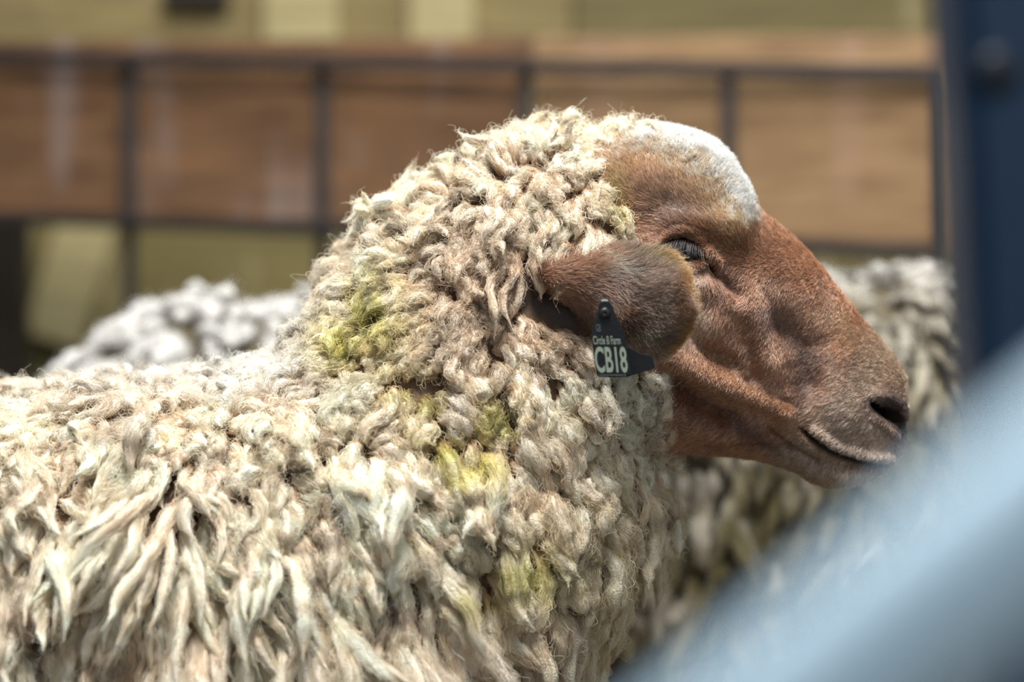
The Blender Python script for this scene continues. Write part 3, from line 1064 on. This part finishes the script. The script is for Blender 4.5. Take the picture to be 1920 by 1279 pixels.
def ear_mesh(flipy):
    nu, nv_, _ = PE.shape
    th = 0.0022 + 0.002 * (1 - np.linspace(0, 1, nu))[:, None, None]
    front = PE
    back = PE - NE * th
    V = np.vstack([front.reshape(-1, 3), back.reshape(-1, 3)])
    i = np.arange(nu - 1)[:, None]; j = np.arange(nv_ - 1)[None]
    f = np.stack([i * nv_ + j, i * nv_ + j + 1, (i + 1) * nv_ + j + 1, (i + 1) * nv_ + j], 2).reshape(-1, 4)
    n0 = nu * nv_
    F = [f, f[:, ::-1] + n0]
    rim = [k for k in range(nv_)] + [k * nv_ + nv_ - 1 for k in range(1, nu)] + [(nu - 1) * nv_ + k for k in range(nv_ - 2, -1, -1)] + [k * nv_ for k in range(nu - 2, 0, -1)]
    rim = np.array(rim)
    r2 = np.roll(rim, -1)
    F.append(np.stack([rim, rim + n0, r2 + n0, r2], 1))
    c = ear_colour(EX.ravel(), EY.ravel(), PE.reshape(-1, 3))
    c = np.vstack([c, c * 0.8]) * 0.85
    if flipy: V = V * [1, -1, 1]
    return V, np.vstack(F), c


V, F, c = ear_mesh(False)
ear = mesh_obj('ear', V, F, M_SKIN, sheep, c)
tag(ear, 'brown ear hanging over the cheek with golden rim')
V, F, c = ear_mesh(True)
ear2 = mesh_obj('ear', V, F, M_SKIN, sheep, c)
# ear down
rge = np.random.default_rng(8)
ne = 130000
a = rge.random(ne) * (PE.shape[0] - 1.001); b = rge.random(ne) * (PE.shape[1] - 1.001)
i, j = a.astype(int), b.astype(int)
fa, fb = (a - i)[:, None], (b - j)[:, None]


def bil(A): return (A[i, j] * (1 - fa) + A[i + 1, j] * fa) * (1 - fb) + (A[i, j + 1] * (1 - fa) + A[i + 1, j + 1] * fa) * fb


pe = bil(PE); nE = bil(NE); tx = bil(EX[..., None])[:, 0]; ty = bil(EY[..., None])[:, 0]
vv_ = (b / (PE.shape[1] - 1) * 2 - 1)
fl = bil(du / (np.linalg.norm(du, axis=2, keepdims=True) + 1e-9)) + 0.5 * vv_[:, None] * bil(dv / (np.linalg.norm(dv, axis=2, keepdims=True) + 1e-9)) * (np.abs(vv_[:, None]) > .6)
fl += rge.normal(0, .2, fl.shape) + 0.35 * np.stack([vnoise(pe, 60, 1), vnoise(pe, 60, 2), vnoise(pe, 60, 3)], 1)
fl /= np.linalg.norm(fl, axis=1, keepdims=True)
s = np.linspace(0, 1, 6)[None, :, None]
le = (0.005 + .006 * rge.random(ne))[:, None, None]
Pp = pe[:, None] + le * (fl[:, None] * s + nE[:, None] * 0.30 * (s - .5 * s * s))
cc = ear_colour(tx, ty, pe) * np.exp(rge.normal(0, .38, ne))[:, None]
cc = np.repeat(cc[:, None], 6, 1) * (0.8 + 0.4 * s)
Rr = np.full((ne, 1), 0.00011) * (1 - .8 * s[..., 0] ** 2)
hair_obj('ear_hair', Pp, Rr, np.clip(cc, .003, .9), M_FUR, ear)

# ---- chaff and dirt specks caught in the fleece
pos, nor, lpx, lpy, LC_, LR_ = LK
wgt = sum(G(lpx, lpy, x, y, a_, b_) for (x, y, a_, b_, _) in STAIN) + 0.05
wgt = wgt * (nor[:, 1] < 0)
rgd = np.random.default_rng(21)
idx = rgd.choice(len(pos), 260, p=wgt / wgt.sum())
T_, u_, v_ = frames(LC_[idx])
k5 = rgd.integers(5, 12, len(idx))
ar = np.arange(len(idx))
ctr = LC_[idx][ar, k5]
rad_ = LR_[idx][ar, k5]
outd = nor[idx] * 1.0 + rgd.normal(0, .25, (len(idx), 3)); outd /= np.linalg.norm(outd, axis=1, keepdims=True)
st0 = ctr + outd * (rad_ * 1.05)[:, None]
dd = rgd.normal(0, 1, (len(idx), 3)); dd -= outd * (dd * outd).sum(1, keepdims=True); dd /= np.linalg.norm(dd, axis=1, keepdims=True)
ss = np.linspace(0, 1, 7)[None, :, None]
lnn = (0.0008 + 0.004 * rgd.random(len(idx)) ** 2)[:, None, None]
Pd = st0[:, None] + dd[:, None] * ss * lnn + np.cross(dd, outd)[:, None] * lnn * 0.4 * np.sin(ss * 3.5 + rgd.random((len(idx), 1, 1)) * 3)
Rd_ = np.full((len(idx), 7), 0.00022)
Cd = np.repeat(np.repeat(lin(56, 46, 28)[None, None], len(idx), 0), 7, 1)
o = hair_obj('chaff', Pd, Rd_, Cd, M_FUR, fleece)
tag(o, 'dark specks of chaff', kind='stuff')

# ================================================================== EAR TAG
M_TAG = mat_plain('tag_plastic', L4(17, 19, 22), 0.42, 0, 0.5, bump=0.15, bscale=600)
M_INK = mat_plain('tag_lettering', L4(150, 162, 144), 0.6)
YT = -0.147


def slab(outline_px, y_near, thick, tiltx=0.0, mat=None, name='panel', parent=None, hole=None, dyx=0.0):
    """a thin moulded plate whose face outline is given in frame positions, real thickness behind it"""
    o = np.array(outline_px, float)
    n = len(o)
    cx, cy = o.mean(0)
    V, F = [], []
    for (inset, off) in ((1.0, 0.0006), (0.95, 0.0), (1.0, 0.0006), (1.0, thick)):
        pass
    rings = [(0.955, 0.0), (1.0, 0.0007), (1.0, thick), (0.97, thick + .0004)]
    for sc, off in rings:
        for (x, y) in o:
            X, Yp = cx + (x - cx) * sc, cy + (y - cy) * sc
            yy = y_near + off + dyx * (X - cx) * K * 1.42
            V.append(W(X, Yp, yy))
    for r in range(3):
        for k in range(n):
            a, b = r * n + k, r * n + (k + 1) % n
            F.append([a, b, b + n, a + n])
    if hole is None:
        F.append(list(range(n))[::-1])
        F.append(list(range(3 * n, 4 * n)))
        return mesh_obj(name, V, F, mat, parent, smooth_sh=False)
    F.append(list(range(n))[::-1]); F.append(list(range(3 * n, 4 * n)))
    return mesh_obj(name, V, F, mat, parent, smooth_sh=False)


def spline_outline(pts, n=80):
    A = np.array(pts + [pts[0]], float)
    A = np.column_stack([A, np.zeros((len(A), 2))])
    return catmull(A, n)[:-1, :2]


tagroot = empty('ear_tag', tuple(W(1134, 586, YT)))
tag(tagroot, 'black plastic ear tag printed Circle B Farm CB18, hanging from the brown ear', 'ear tag')


def parent_keep(o, root):
    o.parent = root
    o.matrix_parent_inverse = Matrix.Translation(-Vector(root.location))


out1 = [(1124, 566), (1128, 562), (1134, 561), (1140, 562), (1144, 566), (1150, 580), (1158, 598), (1166, 612), (1171, 624), (1173, 640), (1178, 670), (1182.5, 700), (1183, 704), (1180, 706.5), (1150, 707.5), (1124, 707), (1120, 705), (1118, 700), (1113.5, 670), (1110, 640), (1109.5, 622), (1112, 612), (1116, 600), (1120, 582)]
pn = slab(out1, YT, 0.0016, mat=M_TAG, name='front_panel')
parent_keep(pn, tagroot)
out2 = [(1150, 640), (1176, 650), (1200, 662), (1222, 668), (1225, 674), (1228, 688), (1226, 692), (1184, 704), (1160, 706), (1150, 700)]
pb = slab(out2, YT + 0.016, 0.0016, mat=M_TAG, name='back_panel', dyx=-0.12)
parent_keep(pb, tagroot)
# stud through the ear, with its hollow centre
def disc_stack(name, px, py, prof, mat, nseg=32):
    V, F = [], []
    for (r, y) in prof:
        c = W(px, py, y)
        for k in range(nseg):
            a = 2 * math.pi * k / nseg
            V.append((c[0] + r * math.cos(a), y, c[2] + r * math.sin(a)))
    for r in range(len(prof) - 1):
        for k in range(nseg):
            a, b = r * nseg + k, r * nseg + (k + 1) % nseg
            F.append([a, b, b + nseg, a + nseg])
    F.append(list(range(nseg)))
    F.append(list(range((len(prof) - 1) * nseg, len(prof) * nseg)))
    return mesh_obj(name, V, F, mat)


M_HOLE = mat_plain('tag_socket', L4(8, 8, 9), 0.8)
st = disc_stack('stud', 1134, 588, [(.0011, YT - .0012), (.0032, YT - .0012), (.0036, YT - .0004), (.0036, YT + .001), (.0018, YT + .001), (.0018, YT + .026)], M_TAG)
parent_keep(st, tagroot)
sk = disc_stack('socket', 1133.5, 588, [(.0010, YT - .00125), (.0010, YT - .00122)], M_HOLE)
sk.parent = st


def lettering(name, body, px, py, wpx, hpx, y, parent, mat, lean=0.0, bold=0.0):
    cu = bpy.data.curves.new(name, 'FONT')
    cu.body = body
    cu.align_x = 'LEFT'
    cu.size = 1.0
    cu.extrude = 0.0
    cu.offset = bold
    o = bpy.data.objects.new(name, cu)
    COL.objects.link(o)
    bpy.context.view_layer.update()
    me = bpy.data.meshes.new_from_object(o)
    bpy.data.objects.remove(o)
    co = np.zeros(len(me.vertices) * 3); me.vertices.foreach_get('co', co); co = co.reshape(-1, 3)
    mn, mx = co.min(0), co.max(0)
    q = (co - mn) / np.maximum(mx - mn, 1e-9)
    d = y - CY
    X = px + q[:, 0] * wpx + (1 - q[:, 1]) * lean
    Yp = py + (1 - q[:, 1]) * hpx
    V = np.stack([(X - 960) * K * d, np.full(len(X), y), CZ - (Yp - 639.5) * K * d], 1)
    polys = [list(p.vertices) for p in me.polygons]
    ob = mesh_obj(name, V, polys, mat, None, smooth_sh=False)
    sm = ob.modifiers.new('solid', 'SOLIDIFY'); sm.thickness = 0.0002; sm.offset = 0
    ob.parent = parent
    return ob


lettering('lettering_number', 'CB18', 1113, 650, 60, 49, YT - .00012, pn, M_INK, lean=5, bold=0.022)
lettering('lettering_farm', 'Circle B Farm', 1111.5, 630, 51, 16, YT - .00012, pn, M_INK, lean=1.5, bold=0.01)
M_INK2 = mat_plain('tag_faint_print', L4(96, 104, 98), 0.6)
lettering('printed_mark', 'GB', 1117, 608, 9, 14, YT - .00012, pn, M_INK2, lean=1)
# the worn line of fine print along the lower edge
Vd, Fd = [], []
rr_ = random.Random(4)
x = 1123.0
while x < 1174:
    w_ = rr_.uniform(1.0, 2.6)
    y_ = 702.4
    b0 = len(Vd)
    for (xx, yy) in ((x, y_), (x + w_, y_), (x + w_, y_ + 2.2), (x, y_ + 2.2)):
        Vd.append(W(xx, yy, YT - .0001))
    for (xx, yy) in ((x, y_), (x + w_, y_), (x + w_, y_ + 2.2), (x, y_ + 2.2)):
        Vd.append(W(xx, yy, YT + .0001))
    Fd += [[b0, b0 + 1, b0 + 2, b0 + 3], [b0, b0 + 4, b0 + 5, b0 + 1], [b0 + 2, b0 + 6, b0 + 7, b0 + 3]]
    x += w_ + rr_.uniform(.5, 1.2)
fp = mesh_obj('fine_print', Vd, Fd, M_INK2, None, smooth_sh=False)
fp.parent = pn

# ================================================================== SHEEP BEHIND
Y1 = 0.62


def shift(rows, dy):
    return rows


SECS2 = [
    (1806, 760, 1806, 800, .01, .85, 0), (1800, 640, 1800, 980, .06, .85, 0), (1780, 570, 1770, 1150, .11, .85, 0), (1720, 530, 1680, 1260, .145, .85, 0),
    (1560, 530, 1540, 1330, .160, .85, 0), (1300, 540, 1300, 1360, .165, .85, 0), (1000, 555, 1000, 1370, .165, .85, 0), (700, 575, 700, 1350, .16, .85, 0),
    (480, 585, 500, 1300, .15, .85, 0), (330, 595, 380, 1210, .135, .85, 0), (215, 640, 290, 1110, .115, .85, 0), (140, 720, 220, 1060, .10, .85, 0),
    (90, 820, 190, 1060, .085, .85, 0), (30, 930, 170, 1110, .070, .8, 0), (-20, 1080, 120, 1190, .060, .8, 0), (-60, 1230, 60, 1290, .055, .8, 0),
    (-90, 1370, 20, 1390, .045, .8, 0), (-100, 1480, -10, 1480, .036, .8, 0), (-85, 1560, -20, 1550, .030, .8, 0), (-60, 1590, -40, 1590, .012, .8, 0)]
P2 = loft_rows(catmull(np.array(SECS2, float), 200), 120, Y1)
N2_ = grid_normals(P2)
f2 = P2.reshape(-1, 3)
LV2, LF2 = legs_mesh([(-.30, -1, 0), (-.28, 1, 0), (.22, -1, 1), (.24, 1, 1)], Y1, 0.42, len(f2))
c2 = np.repeat(lin(84, 74, 50)[None], len(f2) + len(LV2), 0)
sheep2 = mesh_obj('sheep', np.vstack([f2, LV2]), np.vstack([grid_faces(200, 120), LF2]), M_SKIN, None, c2)
tag(sheep2, 'dirty woolly sheep out of focus behind, its fleece showing below the brown muzzle', 'sheep')
T2 = np.array([(100, 650, 0, .7, 34, 11, .6, .4, .4), (320, 560, 0, .5, 32, 10, .8, .5, .3), (500, 560, 0, .5, 32, 10, .8, .4, .3), (430, 640, 0, 1, 60, 10, .4, .1, .3), (1300, 700, 0, 1, 60, 10, .4, .1, .3), (1560, 520, 0, -.1, 26, 9, .9, .5, .2), (1680, 500, .1, -.3, 28, 9, .9, .4, .2),
               (1780, 560, .4, .8, 45, 9, .6, .2, .2), (1700, 650, .1, 1, 80, 9, .4, .1, .2), (1790, 700, .1, 1, 80, 8, .4, .1, .1), (1650, 900, 0, 1, 80, 10, .4, .1, .2), (1400, 1000, .05, 1, 80, 10, .35, .1, .2), (1300, 1200, 0, 1, 80, 10, .35, .1, .2), (1550, 1150, 0, 1, 80, 10, .35, .1, .2)], float)
sel2 = np.ones((199, 120))
sel2[172:] = 0
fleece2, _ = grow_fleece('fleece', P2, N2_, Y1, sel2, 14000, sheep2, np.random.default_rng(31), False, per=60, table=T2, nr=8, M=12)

# ================================================================== PEN PANEL, BOARD, WALL, FLOOR
M_BAR = mat_plain('dark_steel', L4(42, 36, 34), 0.55, 0.0, 0.4, bump=0.3, bscale=120, var=0.3)


def box_between(p, q, w, t, name, mat, parent=None, up=(0, 1, 0)):
    """square bar from p to q; w across, t along the up axis, softly bevelled"""
    p, q = Vector(p), Vector(q)
    z = (q - p).normalized(); L = (q - p).length
    y = Vector(up); x = y.cross(z).normalized(); y = z.cross(x)
    bm = bmesh.new()
    bmesh.ops.create_cube(bm, size=1)
    bmesh.ops.scale(bm, vec=(w, t, L), verts=bm.verts)
    bmesh.ops.bevel(bm, geom=list(bm.edges), offset=min(w, t) * 0.12, segments=2, affect='EDGES')
    M = Matrix((x, y, z)).transposed().to_4x4(); M.translation = (p + q) / 2
    bmesh.ops.transform(bm, matrix=M, verts=bm.verts)
    me = bpy.data.meshes.new(name); bm.to_mesh(me); bm.free()
    me.materials.append(mat)
    o = bpy.data.objects.new(name, me); COL.objects.link(o)
    if parent is not None: o.parent = parent
    return o


def ydepth(px): return 1.52 - 0.30 * (px - 243) / (1765 - 243)


panel = empty('livestock_fence', (0, 0, 0))
tag(panel, 'dark steel livestock panel of square bars in front of the brown boards', 'fence panel')
for x in (-900, -520, -140, 243, 605, 985, 1365, 1765):
    y = ydepth(x)
    top = W(x, 100 + 35 * (x / 1765), y)
    bot = W(x, 640, y); bot[2] = 0.0
    box_between((top[0], y, bot[2]), tuple(top), 0.0165, 0.0165, 'upright', M_BAR, panel)
def rail(y0_, y1_, w=0.017):
    a = W(-920, y0_ - (y1_ - y0_) * .39, ydepth(-920)); b = W(1775, y1_, ydepth(1775))
    box_between(tuple(a), tuple(b), w, w, 'rail', M_BAR, panel, up=(0, 0, 1))
rail(104, 138); rail(402, 472)
a = W(-160, 402, ydepth(-160))
for dz in (0.22, 0.44):
    b0 = W(-920, 375, ydepth(-920)); b1 = W(1775, 472, ydepth(1775))
    box_between((b0[0], b0[1], b0[2] - dz), (b1[0], b1[1], b1[2] - dz), .017, .017, 'rail', M_BAR, panel, up=(0, 0, 1))


def wood(name, c0, c1, stain, sx=3.0, streak=(0.86, 0.80, 0.78), samt=0.35):
    t = NT(name)
    tc = t.new('ShaderNodeTexCoord')
    mp = t.new('ShaderNodeMapping'); mp.inputs['Scale'].default_value = (sx, 3, 22)
    t.link(tc.outputs['Object'], mp.inputs[0])
    nz = t.new('ShaderNodeTexNoise', Scale=3.0, Detail=7.0); t.link(mp.outputs[0], nz.inputs['Vector'])
    cr = t.new('ShaderNodeValToRGB')
    cr.color_ramp.elements[0].position = 0.32; cr.color_ramp.elements[0].color = c0
    cr.color_ramp.elements[1].position = 0.68; cr.color_ramp.elements[1].color = c1
    t.link(nz.outputs[0], cr.inputs[0])
    # whitish drips and dirt
    mp2 = t.new('ShaderNodeMapping'); mp2.inputs['Scale'].default_value = (14, 3, 3.2)
    t.link(tc.outputs['Object'], mp2.inputs[0])
    n2 = t.new('ShaderNodeTexNoise', Scale=1.0, Detail=3.0); t.link(mp2.outputs[0], n2.inputs['Vector'])
    r2 = t.new('ShaderNodeValToRGB'); r2.color_ramp.elements[0].position = 0.56; r2.color_ramp.elements[1].position = 0.74
    r2.color_ramp.elements[1].color = (samt, samt, samt, 1)
    t.link(n2.outputs[0], r2.inputs[0])
    mx = t.new('ShaderNodeMixRGB'); mx.inputs[2].default_value = stain
    t.link(r2.outputs[0], mx.inputs[0]); t.link(cr.outputs[0], mx.inputs[1])
    t.link(mx.outputs[0], t.p.inputs['Base Color'])
    t.p.inputs['Roughness'].default_value = 0.75
    b = t.new('ShaderNodeBump', Strength=0.3, Distance=0.003); t.link(nz.outputs[0], b.inputs['Height']); t.link(b.outputs[0], t.p.inputs['Normal'])
    return t.m


M_BRD_L = wood('brown_plywood', L4(88, 60, 36), L4(126, 90, 56), L4(150, 134, 128), samt=0.6)
M_BRD_R = wood('tan_plywood', L4(122, 92, 60), L4(156, 124, 86), L4(176, 140, 120), samt=0.3)


def board(x0, x1, t0, t1, b0, b1, name, mat, label, dy=0.03):
    """a plank behind the panel: frame positions of its four corners"""
    V = []
    for off in (0.0, 0.016):
        for (x, y) in ((x0, t0), (x1, t1), (x1, b1), (x0, b0)):
            V.append(W(x, y, ydepth(x) + dy + off) if off == 0 else None)
    V = V[:4]
    V += [v + np.array([0, 0.016, 0]) for v in V]
    F = [[0, 1, 2, 3], [7, 6, 5, 4], [0, 4, 5, 1], [1, 5, 6, 2], [2, 6, 7, 3], [3, 7, 4, 0]]
    c = sum(V) / 8
    o = mesh_obj(name, [v - c for v in V], F, mat, None, smooth_sh=False)
    o.location = c
    bv = o.modifiers.new('bevel', 'BEVEL'); bv.width = 0.002; bv.segments = 2
    tag(o, label, 'board', 'brown boards on the pen panel')
    return o


board(-950, 1000, 83, 70, 378, 424, 'plywood_board', M_BRD_L, 'dark brown stained board behind the left bars of the steel panel', dy=0.022)
board(1004, 1840, 70, 62, 424, 468, 'plywood_board', M_BRD_R, 'lighter tan board behind the right bars of the steel panel', dy=0.022)

# wall of weathered planks behind
M_WALL = wood('olive_planks', L4(116, 104, 56), L4(168, 152, 100), L4(198, 184, 138), sx=2.0, samt=0.6)
M_DARK = mat_plain('dark_timber', L4(40, 30, 18), 0.8, var=0.3, bump=.3)
YW = 2.05
wall = empty('wall_back', (0, YW, 0)); tag(wall, kind='structure')
rw = random.Random(2)
z = 0.0
tones = [(104, 92, 54), (128, 112, 70), (112, 100, 58), (142, 126, 82), (106, 100, 56), (122, 104, 62)]
k = 0
while z < 2.2:
    h = rw.choice((.14, .16, .19))
    x = -2.4 + rw.uniform(-.6, 0)
    while x < 2.4:
        w_ = rw.uniform(.8, 1.5)
        tn = tones[rw.randrange(len(tones))]
        m = wood('plank_%d_%d_%d' % tn, L4(*[int(v * .86) for v in tn]), L4(*[min(255, int(v * 1.15)) for v in tn]), L4(204, 190, 146), sx=1.5, samt=0.45) if ('plank_%d_%d_%d' % tn) not in bpy.data.materials else bpy.data.materials['plank_%d_%d_%d' % tn]
        o = box_between((x, 0.02 + rw.uniform(-.003, .003), z + h / 2), (x + w_ - .004, 0.02, z + h / 2), h - .006, .022, 'plank', m, wall, up=(0, 1, 0))
        x += w_; k += 1
    z += h
M_PALEWOOD = wood('pale_planks', L4(150, 136, 92), L4(178, 164, 118), L4(196, 184, 140), sx=1.0, samt=0.4)
for (xa, ya, xb_, yb_, wpx) in ((565, -160, 565, 190, 140), (828, -160, 828, 190, 120), (100, 640, 190, 330, 110)):
    pa, pb_ = W(xa, ya, YW - .012), W(xb_, yb_, YW - .012)
    box_between(tuple(pa), tuple(pb_), wpx * K * (YW - CY), .02, 'batten', M_PALEWOOD, wall, up=(0, 1, 0)).location[1] -= YW
bk = box_between((-3, YW + .06, 1.1), (3, YW + .06, 1.1), 2.3, .02, 'wall_backing', M_DARK, None, up=(0, 1, 0))
tag(bk, kind='structure')

# dark upright, and a dark block standing in for a gap in the wall
def atw(px, py, y): return tuple(W(px, py, y))
px0 = W(20, 500, 1.85)
o = box_between((px0[0] - .02, 1.85, 0.0), (px0[0] - .02, 1.85, W(0, 330, 1.85)[2]), .085, .085, 'dark_upright', M_DARK)
tag(o, 'short dark upright block between the panel and wall at far left', 'post')
p = W(362, 2, 2.0)
o = box_between((p[0] - .05, 2.035, p[2] + .012), (p[0] + .05, 2.035, p[2] + .012), .03, .03, 'gap_block', M_DARK)
tag(o, 'small dark wooden block standing in for a dark gap in the wall planks above the left board', 'wooden block')

# floor of trodden straw and earth
t = NT('straw_floor')
tc = t.new('ShaderNodeTexCoord')
nz = t.new('ShaderNodeTexNoise', Scale=30.0, Detail=8.0); t.link(tc.outputs['Object'], nz.inputs['Vector'])
cr = t.new('ShaderNodeValToRGB'); cr.color_ramp.elements[0].color = L4(40, 32, 22); cr.color_ramp.elements[1].color = L4(120, 100, 66)
t.link(nz.outputs[0], cr.inputs[0]); t.link(cr.outputs[0], t.p.inputs['Base Color']); t.p.inputs['Roughness'].default_value = .95
fl_ = mesh_obj('floor', [(-3, -2.6, 0), (3, -2.6, 0), (3, 2.2, 0), (-3, 2.2, 0), (-3, -2.6, -.05), (3, -2.6, -.05), (3, 2.2, -.05), (-3, 2.2, -.05)], [[0, 1, 2, 3], [7, 6, 5, 4], [0, 4, 5, 1], [1, 5, 6, 2], [2, 6, 7, 3], [3, 7, 4, 0]], t.m, None, smooth_sh=False)
tag(fl_, kind='structure')

# ================================================================== FOREGROUND STEEL
M_BLUE = mat_plain('blue_paint', L4(32, 66, 98), 0.45, 0, 0.4, var=0.15, bscale=20)
M_PALE = mat_plain('pale_blue_steel', L4(206, 236, 252), 0.35, 0, 0.5, var=0.12, bscale=30)
YP = -0.74
tp = W(1785, -200, YP); bp = W(1835, 800, YP)
sl = (bp[0] - tp[0]) / (bp[2] - tp[2])
wd = 0.11
xb = bp[0] + sl * (0 - bp[2])
post = empty('steel_post', (xb + wd / 2, YP + .03, 0))
tag(post, 'blurred dark blue steel post at the right edge of the picture', 'post')
zt_ = 1.5
pp = box_between((0, 0, 0), (tp[0] + sl * (zt_ - tp[2]) - xb, 0, zt_), wd, .06, 'upright', M_BLUE, post, up=(0, 1, 0))
bc = W(1872, 135, YP - .004)
V, F = sphere(np.array([0, 0, 0]), .0085, 24, 16, (1, .5, 1))
bo = mesh_obj('bolt', V, F, mat_plain('bolt_dark', L4(22, 34, 46), .5), post)
bo.location = Vector(bc) - post.location

gate = empty('pen_gate', (0.62, -1.19, 0))
tag(gate, 'pale blue-grey steel gate with a thick diagonal brace, very blurred in the lower right corner', 'gate')
YG = -1.19
c0 = W(1900, 1000, YG); c1 = W(1420, 1400, YG)
dirb = (c0 - c1) / np.linalg.norm(c0 - c1)


def pipe(p, q, r, name, mat, parent, nseg=40):
    p, q = Vector(p), Vector(q)
    z = (q - p).normalized(); x = z.orthogonal().normalized(); y = z.cross(x)
    V, F = [], []
    L = (q - p).length
    prof = [(0, r * .9), (r * .1, r), (L - r * .1, r), (L, r * .9)]
    for (h, rr) in prof:
        for k in range(nseg):
            a = 2 * math.pi * k / nseg
            V.append(p + z * h + x * rr * math.cos(a) + y * rr * math.sin(a))
    for r_ in range(3):
        for k in range(nseg):
            a, b = r_ * nseg + k, r_ * nseg + (k + 1) % nseg
            F.append([a, b, b + nseg, a + nseg])
    F.append(list(range(nseg))[::-1]); F.append(list(range(3 * nseg, 4 * nseg)))
    return mesh_obj(name, V, F, mat, parent)


g0 = np.array(gate.location)
k0 = (0.62 - c0[0]) / dirb[0]
topb = c0 + dirb * k0
k1 = (0.03 - c0[2]) / dirb[2]
botb = c0 + dirb * k1
pipe(tuple(botb - g0), tuple(topb - g0), .0158, 'diagonal_brace', M_PALE, gate)
pipe((0, 0, 0), (0, 0, topb[2] + .05), .024, 'upright', M_PALE, gate)
pipe((botb[0] - .62, 0, .03), (0, 0, .03), .018, 'lower_rail', M_PALE, gate)
